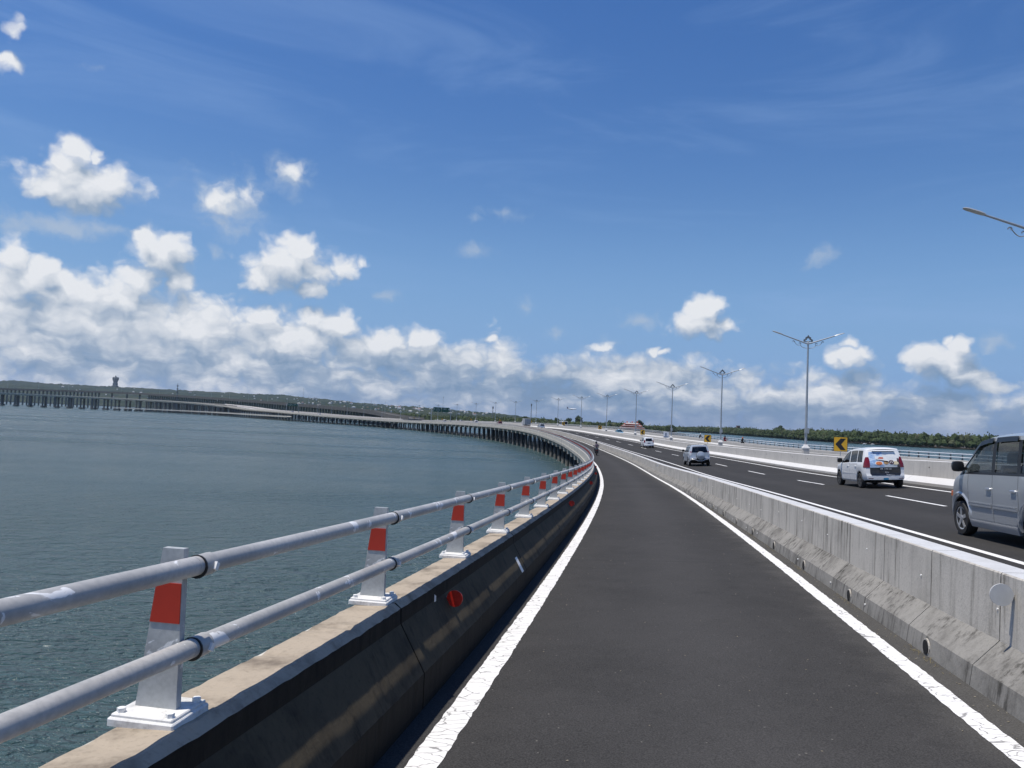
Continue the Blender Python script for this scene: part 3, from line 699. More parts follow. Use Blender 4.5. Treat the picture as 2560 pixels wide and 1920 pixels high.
ORD = ['', 'first', 'second', 'third', 'fourth', 'fifth', 'sixth', 'seventh', 'eighth', 'ninth', 'tenth']
for i, s0 in enumerate(LS):
    M = frame(s0, 14.72, -.05, level=True)
    if i == 0: lab = 'two-armed street lamp rising over the silver van, only one arm in view'
    elif i == 1: lab = 'tall two-armed street lamp next to the chevron sign by the white advert car'
    elif i <= 10: lab = '%s two-armed median street lamp counting on from the one by the advert car' % ORD[i]
    else: lab = 'small distant two-armed street lamp beyond the green overhead signs' if s0 > 430 else 'two-armed street lamp on the bend just short of the overhead signs'
    o = lamp0 if i == 0 else copy_tree(lamp0, M)
    o.matrix_world = M; o['label'] = lab; o['group'] = 'two-armed street lamps along the median'

# ================================================================== SIGNS
def build_chevron():
    root = thing('chevron_sign', 'yellow chevron sign', 'road sign')
    mb = MB(); mb.tube([(0, 0, .55), (0, 0, 1.6)], .03, 8); mb.obj('post', M_['lampgrey'], root)
    def rr(w, h, r, n=4):
        P = []
        for cx, cy, a0 in ((w-r, h-r, 0), (-w+r, h-r, 90), (-w+r, -h+r, 180), (w-r, -h+r, 270)):
            for k in range(n+1): q = R_(a0 + 90*k/n); P.append((cx + r*math.cos(q), cy + r*math.sin(q)))
        return P
    # panel faces backwards (-X): map outline x -> -Y (right), y -> Z
    def face(x): return Matrix(((0, 0, -1, x), (-1, 0, 0, 0), (0, 1, 0, 1.90), (0, 0, 0, 1)))
    mb = MB(); mb.extrude(rr(.435, .475, .055), .02, face(0)); mb.obj('border', M_['black'], root)
    mb = MB(); mb.extrude(rr(.408, .447, .035), .006, face(-.021)); pn = mb.obj('panel', M_['yellow'], root)
    mb = MB(); ch = [(-.33, 0), (.0, .37), (.32, .37), (.03, 0), (.32, -.37), (.0, -.37)]
    mb.extrude(ch, .004, face(-.028)); mb.obj('chevron', M_['black'], pn)
    return root
ch0 = build_chevron()
CL = {51.9: 'yellow chevron sign above the white advert car', 98.9: 'yellow chevron sign above the silver off-roader with a spare wheel', 149.2: 'yellow chevron sign above the plain white hatchback', 196.7: 'yellow chevron sign left of the blue taxi roof', 245.9: 'yellow chevron sign in front of the white and yellow minibus'}
for i, s0 in enumerate([51.9, 98.9, 149.2, 196.7, 245.9, 295, 344, 393, 442, 491]):
    M = frame(s0, 14.15, 0, level=True); o = ch0 if i == 0 else copy_tree(ch0, M)
    o.matrix_world = M; o['label'] = CL.get(s0, 'tiny distant yellow chevron sign on the far bend'); o['group'] = 'chevron signs on the median barrier'

def text_mesh(txt, size, mat, align='CENTER', ext=.002):
    cu = bpy.data.curves.new('txt', 'FONT'); cu.body = txt; cu.size = size; cu.align_x = align; cu.align_y = 'CENTER'; cu.extrude = ext; cu.resolution_u = 2
    ob = bpy.data.objects.new('txt', cu); COL.objects.link(ob)
    me = bpy.data.meshes.new_from_object(ob.evaluated_get(bpy.context.evaluated_depsgraph_get()))
    bpy.data.objects.remove(ob); me.materials.clear(); me.materials.append(mat); me.name = 'lettering'; return me
M_['sign_white'] = plain('sign_white', (.8, .8, .8), .5)
def build_gantry(lines, label):
    root = thing('overhead_sign', label, 'road sign')
    for y in (5.55, -5.55):
        sg = 1 if y > 0 else -1
        mb = MB(); mb.tube([(0, y, -.1), (0, y, 6.9), (0, y - sg*.1, 7.3), (0, y - sg*.35, 7.62), (0, y - sg*.8, 7.7)], .19, 10); mb.obj('post', M_['lampgrey'], root, 40)
    for z in (7.7, 6.35): mb = MB(); mb.tube([(0, 5.3, z), (0, -5.3, z)], .11, 8); mb.obj('cross_bar', M_['lampgrey'], root, 40)
    for y0, ls, arrow_left in ((2.35, lines[0], True), (-2.35, lines[1], False)):
        mb = MB(); mb.cham((-.26, y0, 5.75), (.1, 4.5, 2.55), .02); p = mb.obj('sign_panel', M_['green'], root)
        MF = Matrix(((0, 0, -1, -.316), (-1, 0, 0, y0), (0, 1, 0, 7.0), (0, 0, 0, 1)))
        for k, tx in enumerate(ls):
            link('lettering', text_mesh(tx, .5 if k else .42, M_['sign_white'], ext=.004), p, MF @ Matrix.Translation((.35 if arrow_left else -.35, .82 - .55 * k, 0)))
        mb = MB(); xa = -1.75 if arrow_left else 1.75
        mb.extrude([(xa-.08, -.1), (xa+.08, -.1), (xa+.08, .35), (xa+.25, .35), (xa, .75), (xa-.25, .35), (xa-.08, .35)], .008, MF); mb.obj('arrow', M_['sign_white'], p)
    return root
g0 = build_gantry((['Bandara', 'Ngurah Rai', "Int'l Airport", 'Kuta'], ['Nusa Dua', 'Jimbaran']), 'green overhead sign pair on a grey frame across the lanes, the larger one')
g0.matrix_world = frame(427, 8.3, 0, level=True)
copy_tree(g0, frame(725, 8.3, 0, level=True), 'small green overhead sign pair far off in front of the hills')
# small info sign in the median
ins = thing('information_sign', 'small white and blue sign on a pole in the median before the bend', 'road sign', frame(133.2, 15.2, 0, level=True))
mb = MB(); mb.tube([(0, 0, 0), (0, 0, 2.4)], .035, 8); mb.obj('post', M_['lampgrey'], ins)
mb = MB(); mb.cham((-.05, 0, 1.35), (.03, .95, 1.0), .008); p = mb.obj('panel', M_['sign_white'], ins)
M_['sign_blue'] = plain('sign_blue', (.03, .10, .22), .4)
mb = MB(); mb.box((-.07, 0, 1.47), (.012, .8, .14)); mb.obj('band', M_['sign_blue'], p)
mb = MB(); mb.box((-.07, .05, 1.9), (.012, .18, .5)); mb.obj('pictogram', M_['sign_blue'], p)

# ================================================================== LOW BRIDGE, RAMP VIADUCT
def ribbon(pts, prof, mats_, name, parent, step=None):
    """closed (lateral, height) outline along a free polyline"""
    P = [Vector(p) for p in pts]; n = len(prof); V = []
    for i, p in enumerate(P):
        d = P[min(i+1, len(P)-1)] - P[max(i-1, 0)]; d.z = 0; d.normalize(); r = Vector((d.y, -d.x, 0))
        V += [p + r * a + Vector((0, 0, h)) for a, h in prof]
    mb = MB(); mb.add(V, [(i*n+k, i*n+(k+1) % n, (i+1)*n+(k+1) % n, (i+1)*n+k) for i in range(len(P)-1) for k in range(n)] + [tuple(range(n-1, -1, -1)), tuple(range((len(P)-1)*n, len(P)*n))])
    return mb.obj(name, mats_, parent)
def smooth_poly(ctrl, n):
    C = np.array(ctrl, float); u = np.linspace(0, len(C)-1, n); L = np.arange(len(C)); Mg = np.gradient(C, axis=0)
    i = np.clip(u.astype(int), 0, len(C)-2); t = (u - i)[:, None]
    return (2*t**3-3*t**2+1)*C[i] + (t**3-2*t**2+t)*Mg[i] + (-2*t**3+3*t**2)*C[i+1] + (t**3-t**2)*Mg[i+1]
lb = thing('low_bridge', 'low concrete path bridge running under the raised viaduct at the left', 'bridge')
LBP = [Vector(road(s, -5.5)) for s in seq(690, 1140, 16)]
for p in LBP: p.z = 3.3
ribbon(LBP, [(-2, .7), (-2, -.5), (2, -.5), (2, .7), (1.8, .7), (1.8, 0), (-1.8, 0), (-1.8, .7)], M_['outer'], 'deck_slab', lb)
for s in np.arange(694, 1138, 8.6):
    for dt in (-1.3, 1.3):
        p = road(s, -5.5 + dt); mb = MB(); mb.tube([(p[0], p[1], -.5), (p[0], p[1], 2.85)], .36, 8); mb.obj('pile', M_['pile'], lb, 50)
rv = thing('ramp_viaduct', 'dark high ramp viaduct on close columns crossing below the hills', 'bridge')
RC = [(-0.1222*470, 470, 7.28-.8), (-0.1430*540, 540, 8.27-.8), (-0.2033*720, 720, 13.26-.8), (-0.3328*960, 960, 19.89-.8), (-0.4576*1200, 1200, 26.62-.8), (-0.5356*1300, 1300, 28.65-.8), (-0.6656*1350, 1350, 27.66-.8), (-0.8216*1370, 1370, 28.19-.8)]
RP = smooth_poly(RC, 120)
M_['rampdeck'] = concrete('ramp_concrete', (.13, .128, .12), (.06, .06, .057), .6, .5, .3)
ribbon(RP, [(-5, .9), (-5, -2.1), (5, -2.1), (5, .9), (4.7, .9), (4.7, 0), (-4.7, 0), (-4.7, .9)], M_['rampdeck'], 'deck_slab', rv)
seglen = np.linalg.norm(np.diff(RP, axis=0), axis=1); cum = np.concatenate([[0], np.cumsum(seglen)])
for d in np.arange(130, cum[-1], 8.):
    p = [np.interp(d, cum, RP[:, k]) for k in range(3)]; q = p[0] / p[1]
    if -0.5330 < q < -0.4706 and int(d / 8) % 5: continue
    mb = MB(); mb.cham((p[0], p[1], -.4), (1.9, 1.9, p[2] - 2.0 + .45), .1); mb.obj('pier_column', M_['pier'], rv)
for d in np.arange(60, 130, 8.):
    p = [np.interp(d, cum, RP[:, k]) for k in range(3)]; mb = MB(); mb.tube([(p[0], p[1], -.5), (p[0], p[1], p[2] - 1.2)], .5, 8); mb.obj('pier_column', M_['pier'], rv)
# single-arm lamps on the ramp
def build_slamp():
    r = thing('street_lamp', 'thin single-arm lamp', 'street lamp')
    mb = MB(); mb.tube([(0, 0, 0), (0, 0, 8.5), (0, .3, 9.3), (0, 1., 9.8), (0, 1.8, 9.95)], [.12, .09, .08, .07, .06], 6); mb.obj('pole', M_['lampgrey'], r)
    mb = MB(); mb.cham((0, 2.1, 9.9), (.3, .8, .12), .03); mb.obj('lamp_head', M_['lampgrey'], r); return r
sl = build_slamp(); first = True
for d in np.arange(150, cum[-1] - 40, 62):
    p = Vector([float(np.interp(d, cum, RP[:, k])) for k in range(3)]); M = Matrix.Translation(p + Vector((0, 0, .02)))
    o = sl if first else copy_tree(sl, M); first = False; o.matrix_world = M; o['label'] = 'thin single-arm lamp standing on the dark ramp viaduct under the hills'; o['group'] = 'single-arm lamps on the ramp viaduct'

# ================================================================== HILLS, LAND, WOODS
QS = np.array([-1.1336, -0.8216, -0.6656, -0.6500, -0.6032, -0.5096, -0.4217, -0.3328, -0.2933, -0.2782, -0.2559, -0.2184, -0.1732, -0.1128, -0.0754, -0.0208, 0.0260, 0.0884])
RZ = np.array([190, 175, 135.65, 142.02, 130.72, 124.63, 116.12, 110.68, 109.58, 98.23, 89.97, 76.79, 63.07, 55.70, 46.25, 37.55, 23.62, 8.])
RD = np.array([5600, 5500, 5400, 5400, 5300, 5200, 5100, 5000, 4800, 4700, 4500, 4300, 4100, 3900, 3800, 3600, 3500, 3400.])
def hash_noise(x, y, seed=0):
    xi, yi = np.floor(x).astype(int), np.floor(y).astype(int); xf, yf = x - xi, y - yi
    h = lambda a, b: np.modf(np.abs(np.sin(a * 127.1 + b * 311.7 + seed * 17.3) * 43758.5453))[0]
    u, v = xf*xf*(3-2*xf), yf*yf*(3-2*yf)
    return (h(xi, yi)*(1-u) + h(xi+1, yi)*u)*(1-v) + (h(xi, yi+1)*(1-u) + h(xi+1, yi+1)*u)*v
def hill_z(q, v):
    """ground height on the hill: q = bearing ratio, v = 0 foot .. 1 ridge"""
    rz = np.interp(q, QS, RZ) - 7; rd = np.interp(q, QS, RD); x, y = q * rd, v * rd
    n = hash_noise(x / 420, y / 420, 1) * .6 + hash_noise(x / 160, y / 160, 2) * .3
    prof = np.where(v <= 1, np.clip((v - .52) / .48, 0, 1) ** .9, 1 - (v - 1) * 1.4)
    return 2 + rz * prof * (.80 + .2 * np.clip(v, 0, 1)) - rz * .30 * (n - .45) * np.clip((1 - v) * 6, 0, 1) * prof
qv = np.linspace(QS[0], QS[-1], 760); vv = np.concatenate([np.linspace(.5, 1, 44), [1.03, 1.1]])
QQ, VV = np.meshgrid(qv, vv); DD = VV * np.interp(QQ, QS, RD)
ZZ = hill_z(QQ, VV); fade = np.clip((VV - .55) * 8, 0, 1)
ZZ = ZZ + fade * (hash_noise(QQ * DD / 26, DD / 60, 3) * 8 + hash_noise(QQ * DD / 11, DD / 25, 4) * 6.0)
mb = MB(); nv, nq = QQ.shape
mb.v = [tuple(p) for p in np.stack([QQ * DD, DD, ZZ], -1).reshape(-1, 3).tolist()]
mb.f = [(i*nq+j, i*nq+j+1, (i+1)*nq+j+1, (i+1)*nq+j) for i in range(nv-1) for j in range(nq-1)]; mb.m = [0] * len(mb.f)
def hill_mat():
    m, t, b = new_mat('wooded_hill'); g = nd(t, 'ShaderNodeTexCoord').outputs['Object']
    a = noise(t, g, .0045, 6, .65); f = noise(t, vm(t, 'MULTIPLY', g, (1, .4, 1)), .05, 5, .7)
    c = mixc(t, ss(t, a, .4, .62), (.018, .032, .014), (.050, .060, .028)); c = mixc(t, ss(t, f, .35, .7), mixc(t, .5, c, (.012, .02, .01)), c)
    t.links.new(c, b.inputs['Base Color']); b.inputs['Roughness'].default_value = .95; b.inputs['Specular IOR Level'].default_value = .1; return m
M_['hill'] = hill_mat(); struct(mb.obj('hills', M_['hill'], smooth=80))
# flat land behind the mangroves
SHORE_L = [(-0.2392, 1150), (-0.1716, 1010), (-0.1128, 930), (-0.0676, 880), (-0.0208, 830), (0.0187, 800), (0.0634, 780), (0.1087, 800), (0.1388, 850), (0.1690, 900), (0.1992, 960), (0.2132, 1000)]
SHORE_R = [(0.1872, 1750), (0.2293, 1620), (0.2600, 1480), (0.2834, 1340), (0.3609, 943), (0.4191, 752), (0.4779, 706), (0.5361, 650), (0.5845, 633), (0.6656, 612), (0.7696, 575), (0.9464, 500)]
M_['mud'] = plain('shore_mud', (.07, .06, .045), .9, var=.3, vscale=.05)
for nm, SH, fr in (('left', SHORE_L, 3600), ('right', SHORE_R, 5200)):
    mb = MB(); n = len(SH); V = [(q*d, d, .25) for q, d in SH] + [(q*(d+25), d+25, .9) for q, d in SH] + [(q*fr, fr, 2.) for q, d in SH]
    mb.add(V, [(i, i+1, n+i+1, n+i) for i in range(n-1)] + [(n+i, n+i+1, 2*n+i+1, 2*n+i) for i in range(n-1)]); struct(mb.obj('land', M_['mud']))
def leaf_mat(name, c0, c1):
    m, t, b = new_mat(name); at = nd(t, 'ShaderNodeAttribute', attribute_name='tint')
    r = nd(t, 'ShaderNodeSeparateColor', {0: at.outputs[0]}); c = mixc(t, r.outputs[0], c0, c1); c = mixc(t, mt(t, 'MULTIPLY', r.outputs[1], .6), c, (.13, .125, .075))
    t.links.new(c, b.inputs['Base Color']); b.inputs['Roughness'].default_value = .75; b.inputs['Specular IOR Level'].default_value = .2; return m
M_['leaf'] = leaf_mat('mangrove_leaf', (.030, .050, .018), (.070, .095, .036))
def crown_quads(n, size, flat=.75):
    """leaf clumps spread through a lumpy crown of unit radius; returns verts (n*4, 3)"""
    lobes = rng.normal(0, .36, (13, 3)) * (1, 1, flat * .8); lobes *= np.minimum(1, .62 / np.linalg.norm(lobes, axis=1))[:, None]; c = lobes[rng.integers(0, 13, n)] + 0
    d = rng.normal(0, 1, (n, 3)); d /= np.linalg.norm(d, axis=1)[:, None]
    p = c + d * rng.uniform(.26, .44, (n, 1)) * (1, 1, flat); nrm = d + rng.normal(0, .45, (n, 3)) + (0, 0, .35); nrm /= np.linalg.norm(nrm, axis=1)[:, None]
    a = np.cross(nrm, rng.normal(0, 1, (n, 3))); a /= np.linalg.norm(a, axis=1)[:, None]; b = np.cross(nrm, a); s = size * rng.uniform(.6, 1.3, (n, 1))
    return np.stack([p - a*s - b*s*.5, p + a*s*.4 - b*s, p + a*s + b*s*.5, p - a*s*.4 + b*s], 1).reshape(-1, 3)
def leaf_obj(name, V, tint, mat, parent=None):
    n = len(V); me = bpy.data.meshes.new(name); me.vertices.add(n); me.vertices.foreach_set('co', V.astype(np.float32).ravel())
    me.loops.add(n); me.loops.foreach_set('vertex_index', np.arange(n, dtype=np.int32)); me.polygons.add(n // 4); me.polygons.foreach_set('loop_start', np.arange(0, n, 4, dtype=np.int32))
    at = me.attributes.new('tint', 'FLOAT_COLOR', 'POINT'); C = np.ones((n, 4), np.float32); C[:, 0] = tint[:, 0]; C[:, 1] = tint[:, 1]; at.data.foreach_set('color', C.ravel())
    me.materials.append(mat); me.update(); me.validate(); return link(name, me, parent)
def crown_core(k=.6, flat=.75):
    Q4 = []; P = lambda i, j: (k*math.sin(math.pi*i/4)*math.cos(2*math.pi*j/7), k*math.sin(math.pi*i/4)*math.sin(2*math.pi*j/7), k*flat*1.15*math.cos(math.pi*i/4))
    for i in range(4):
        for j in range(7): Q4 += [P(i, j), P(i, j+1), P(i+1, j+1), P(i+1, j)]
    return np.array(Q4) * rng.uniform(.9, 1.1, (len(Q4), 1))
TMP = [np.concatenate([crown_quads(150, .088), crown_core()]) for _ in range(6)]
def wood(SH, name, label, hmin, hmax, rows, spacing=5.):
    P = np.array([(q*d, d) for q, d in SH]); L = np.concatenate([[0], np.cumsum(np.linalg.norm(np.diff(P, axis=0), axis=1))])
    VV, TT = [], []
    for ri, off in enumerate(rows):
        for l in np.arange(0, L[-1], spacing):
            l2 = l + rng.uniform(-2.5, 2.5); x, y = np.interp(l2, L, P[:, 0]), np.interp(l2, L, P[:, 1]); r = math.hypot(x, y); o = off + rng.uniform(-3, 3); x *= (r + o) / r; y *= (r + o) / r
            hgt = rng.uniform(hmin, hmax) * (.6 if ri == 0 else 1.) * (.78 + .4 * hash_noise(np.array([l / 60]), np.array([off / 30. + 3]), 9)[0])
            rad = rng.uniform(3.6, 5.8); t = TMP[rng.integers(0, 6)]; a = rng.uniform(0, 6.3); ca, sa = math.cos(a), math.sin(a)
            v = t.copy(); v[:, 0], v[:, 1] = t[:, 0]*ca - t[:, 1]*sa, t[:, 0]*sa + t[:, 1]*ca
            v = v * (rad * 1.1, rad * 1.1, hgt * .66) + (x, y, hgt * .52)
            tn = np.empty((len(v), 2)); base = rng.uniform(0, 1); br = 1. if rng.random() < .1 else 0.
            tn[:, 0] = np.clip(base * .8 + np.repeat(rng.uniform(0, .2, len(v)//4), 4), 0, 1); tn[:, 1] = br * rng.uniform(.4, 1); VV.append(v); TT.append(tn)
    o = leaf_obj(name, np.concatenate(VV), np.concatenate(TT), M_['leaf']); tag(o, label, 'wood', kind='stuff')
wood(SHORE_R, 'mangrove_wood', 'dark green mangrove wood across the water behind the far railing', 10.5, 13.5, (2, 9, 18, 29, 42, 58))
wood(SHORE_L, 'mangrove_wood', 'green mangrove belt between the bend of the road and the hills', 10, 12.5, (2, 9, 18, 30, 44))
# trees that stand out above the woods
M_['bark'] = plain('bark', (.07, .055, .04), .9, var=.3, vscale=2)
def tree(q, d, h, rad, label, crown_h=.62, n=700):
    x, y = q*d, d; root = thing('broadleaf_tree', label, 'tree', Matrix.Translation((x, y, .5)), 'lone trees rising over the mangroves')
    mb = MB(); mb.tube([(0, 0, -.5), (.2, 0, h*.3), (.1, .3, h*.62), (0, 0, h*.8)], [.5, .4, .3, .12], 7)
    for k in range(5): a = k*1.3 + .4; mb.tube([(.1, .1, h*(.4+.06*k)), (math.cos(a)*rad*.35, math.sin(a)*rad*.35, h*(.58+.05*k)), (math.cos(a)*rad*.7, math.sin(a)*rad*.7, h*(.68+.04*k))], [.2, .13, .05], 5)
    mb.obj('trunk', M_['bark'], root)
    v = crown_quads(n, .11, .7) * (rad, rad, h*crown_h*.62) + (0, 0, h*(1 - crown_h*.5)); tn = np.repeat(np.stack([rng.uniform(.0, .45, n), np.zeros(n)], 1), 4, 0)
    leaf_obj('crown', v, tn, M_['leaf'], root)
for q, d, h, rad, lab in ((0.0187, 860, 14.5, 4.2, 'round dark tree above the mangroves left of the box truck'), (0.0603, 860, 15, 3, 'small dark tree behind the lamp beside the minibus'), (0.0759, 850, 14.8, 3.6, 'dark round tree just right of the white and yellow minibus'), (0.0905, 850, 17, 6, 'broad dark tree tallest of those near the airliner'), (0.1300, 890, 13, 5, 'low broad tree left of the red and white pavilion'), (0.1669, 960, 16.5, 6, 'broad dark tree behind the red and white pavilion'), (0.3495, 1080, 17, 7, 'broad tree on the wood nearest left of the tall lamp'), (0.4815, 790, 15, 8, 'rounded tree crest in the wood behind the advert car'), (0.6292, 700, 14, 5, 'small tree crest of the wood just above the silver van roof')): tree(q, d, h, rad, lab)

# ================================================================== HOUSES, STATUE, MAST, PAVILION, TOWER
M_['hwall'] = plain('house_wall', (.68, .66, .62), .8, var=.1, vscale=.3); M_['roofs'] = [plain('roof_tile', (.30, .13, .08), .8), plain('roof_pale', (.62, .60, .57), .7), plain('roof_grey', (.25, .24, .23), .8)]
def house_mesh(w, d, h):
    a = MB(); a.box((0, 0, h/2 - 1), (w, d, h + 2)); b = MB()
    b.add([(-w*.55, -d*.55, h), (w*.55, -d*.55, h), (w*.55, d*.55, h), (-w*.55, d*.55, h), (-w*.25, 0, h*1.45), (w*.25, 0, h*1.45)], [(0, 1, 5, 4), (2, 3, 4, 5), (1, 2, 5), (3, 0, 4), (3, 2, 1, 0)])
    c = MB()
    for k in (-.3, 0, .3): c.box((k*w, -d/2 - .04, h*.55), (w*.14, .1, h*.3))
    return a, b, c
HM = []
for w, d, h in ((14, 10, 6), (22, 11, 7), (10, 9, 8), (34, 14, 9)):
    a, b, c = house_mesh(w, d, h); HM.append((a.mesh('wall', M_['hwall']), [b.mesh('roof', m) for m in M_['roofs']], c.mesh('window', M_['dark'])))
cnt = 0
SZ = ['small', 'long low', 'narrow tall', 'broad']; RF = ['red', 'pale', 'grey']
while cnt < 130:
    r = rng.random(); q = rng.normal(-0.1664, .09) if r < .55 else rng.uniform(-0.5876, -0.0260); v = rng.uniform(.6, .97)
    if not (-0.6344 < q < -0.0286): continue
    d = v * float(np.interp(q, QS, RD)); z = float(hill_z(np.array(q), np.array(v))) + 8.5
    k = rng.choice(4, p=[.4, .3, .2, .1]); wl, rf, wn = HM[k]
    M = Matrix.Translation((q*d, d, z)) @ Matrix.Rotation(rng.uniform(-.6, .6), 4, 'Z') @ Matrix.Scale(rng.uniform(.32, .62), 4); ri_ = int(rng.choice(3, p=[.2, .6, .2]))
    o = thing('hillside_house', '%s %s-roofed house, a pale speck on the distant wooded hillside' % (SZ[k], RF[ri_]), 'house', M, 'houses on the hillside'); cnt += 1
    w_ = link('wall', wl, o); link('roof', rf[ri_], o); link('window', wn, w_)
st = thing('statue', 'colossal dark winged statue on its tall plinth on the hill skyline', 'statue', Matrix.Translation((-0.5153*5150, 5150, float(hill_z(np.array(-0.5153), np.array(1.))) - 4)))
M_['statue'] = plain('statue_bronze', (.06, .075, .075), .7, .2, vscale=.1)
mb = MB(); mb.cham((0, 0, 0), (34, 30, 16), 2); mb.cham((0, 0, 16), (26, 24, 22), 3); mb.obj('plinth', M_['statue'], st)
mb = MB(); mb.lathe([(9, 38), (13, 44), (12, 52), (10, 58), (13, 63), (11, 68), (5, 71), (4.6, 73), (5.4, 76), (4, 80), (1.2, 84), (0, 85)], 10); mb.obj('figure', M_['statue'], st, 60)
for sg in (1, -1):
    mb = MB(); mb.extrude([(4*sg, 36), (13*sg, 40), (16*sg, 50), (20*sg, 60), (20*sg, 70), (13*sg, 74), (5*sg, 72)], 9, Matrix(((1, 0, 0, 0), (0, 0, -1, 5), (0, 1, 0, 0), (0, 0, 0, 1)))); mb.obj('wing', M_['statue'], st)
ms = thing('radio_mast', 'slim dark radio mast with stacked antennas behind the raised viaduct', 'mast', Matrix.Translation((-0.4342*1000, 1000, 0)))
mb = MB(); mb.tube([(0, 0, -1), (0, 0, 25), (0, 0, 38)], [.6, .4, .25], 8); mb.obj('pole', M_['ornament'], ms, 40)
for z in (27, 31, 35):
    mb = MB()
    for k in range(3): a = k*2.1; mb.box((math.cos(a)*.9, math.sin(a)*.9, z), (.4, .4, 2.2))
    mb.lathe([(1, z-.1), (1, z+.1)], 10); mb.obj('antenna', M_['ornament'], ms)
for q, h, d in ((-0.0884, 70, 3700), (0.0265, 34, 1100), (-0.0234, 24, 900), (-0.2704, 60, 4500)):
    m2 = thing('radio_mast', 'hair-thin mast on the skyline of the low wooded hill', 'mast', Matrix.Translation((q*d, d, (float(hill_z(np.array(q), np.array(.98))) if d > 2000 else 0))), 'thin masts on the skyline')
    mb = MB(); mb.tube([(0, 0, 0), (0, 0, h*.6), (0, 0, h)], [.6, .45, .3], 5); mb.obj('pole', M_['ornament'], m2)
    mb = MB(); mb.box((0, 0, h*.93), (1.6, 1.6, h*.1)); mb.obj('antenna', M_['ornament'], m2)
# pavilion on stilts at the water's edge
pv = thing('pavilion', 'red and white tiered pavilion on dark stilts over the water', 'building', Matrix.Translation((0.1581*700, 700, 0)) @ Matrix.Rotation(-.25, 4, 'Z'))
M_['pvred'] = plain('pavilion_red', (.42, .05, .025), .6); M_['pvroof'] = plain('pavilion_roof', (.40, .36, .35), .7, var=.2, vscale=1.); M_['pvdark'] = plain('pavilion_dark', (.035, .03, .03), .8)
mb = MB(); mb.box((0, 0, 1.9), (22, 10, .5)); mb.obj('floor', M_['pvdark'], pv)
for x in np.arange(-10, 10.1, 4):
    for y in (-4.5, 4.5): mb = MB(); mb.tube([(x, y, -.5), (x, y, 1.7)], .3, 6); mb.obj('stilt', M_['pvdark'], pv)
for x in np.arange(-10, 10.1, 2.5): mb = MB(); mb.box((x, -4.6, 4.1), (.35, .35, 4)); mb.obj('column', M_['pvdark' if int(x) % 2 else 'pvred'], pv)
mb = MB(); mb.box((0, .8, 4.), (19, 7, 3.8)); mb.obj('room', M_['pvdark'], pv)
for z, w, dd, hh in ((6.1, 23, 12, 1.2), (7.8, 19, 9.5, 1.1), (9.4, 13, 7, 1.3)):
    mb = MB(); mb.add([(-w/2, -dd/2, z), (w/2, -dd/2, z), (w/2, dd/2, z), (-w/2, dd/2, z), (-w*.36, -dd*.2, z+hh), (w*.36, -dd*.2, z+hh), (w*.36, dd*.2, z+hh), (-w*.36, dd*.2, z+hh)], [(0, 1, 5, 4), (1, 2, 6, 5), (2, 3, 7, 6), (3, 0, 4, 7), (4, 5, 6, 7), (3, 2, 1, 0)]); r = mb.obj('roof_tier', M_['pvroof'], pv)
    mb = MB(); mb.box((0, -dd/2 - .05, z - .12), (w + .1, .2, .6)); mb.obj('trim', M_['pvred'], r)
    for x in (-w*.36, 0, w*.36): mb = MB(); mb.lathe([(.7, z+hh-.05), (.5, z+hh+.5), (.8, z+hh+.6), (.1, z+hh+1.4), (0, z+hh+1.5)], 6, 'Z', (x, 0, 0)); mb.obj('finial', M_['pvred'], r)
jt = thing('jetty', 'long low dark jetty reaching right from the pavilion', 'jetty', Matrix.Translation((0, 0, 0)))
JP = [(0.1778*690, 690, 2.3), (0.1976*700, 700, 2.3), (0.2246*715, 715, 2.3)]
ribbon(JP, [(-2, .3), (-2, -.6), (2, -.6), (2, .3)], M_['pvdark'], 'deck_slab', jt)
for u in np.linspace(0, 1, 12):
    mb = MB(); x = JP[0][0] + (JP[2][0]-JP[0][0])*u; y = 690 + 25*u; mb.tube([(x, y, -.5), (x, y, 1.8)], .35, 6); mb.obj('pile', M_['pvdark'], jt)
    mb = MB(); mb.box((x, y - 1.9, 3.1), (.12, .12, 1.1)); mb.obj('rail_post', M_['pvdark'], jt)
tw = thing('brick_tower', 'small red-brown tower block peeping over the mangroves', 'tower', Matrix.Translation((0.2959*1330, 1330, 0)))
M_['tower'] = plain('tower_brick', (.26, .10, .07), .8, vscale=.5)
mb = MB(); mb.cham((0, 0, 0), (5.2, 5, 15.5), .2); mb.obj('wall', M_['tower'], tw); mb = MB(); mb.cham((0, 0, 15.5), (6, 5.8, 1.1), .2); mb.obj('roof', M_['ornament'], tw)
for z in (11, 13.6): mb = MB(); mb.box((0, -2.52, z), (3.4, .1, 1.2)); mb.obj('window', M_['dark'], tw)

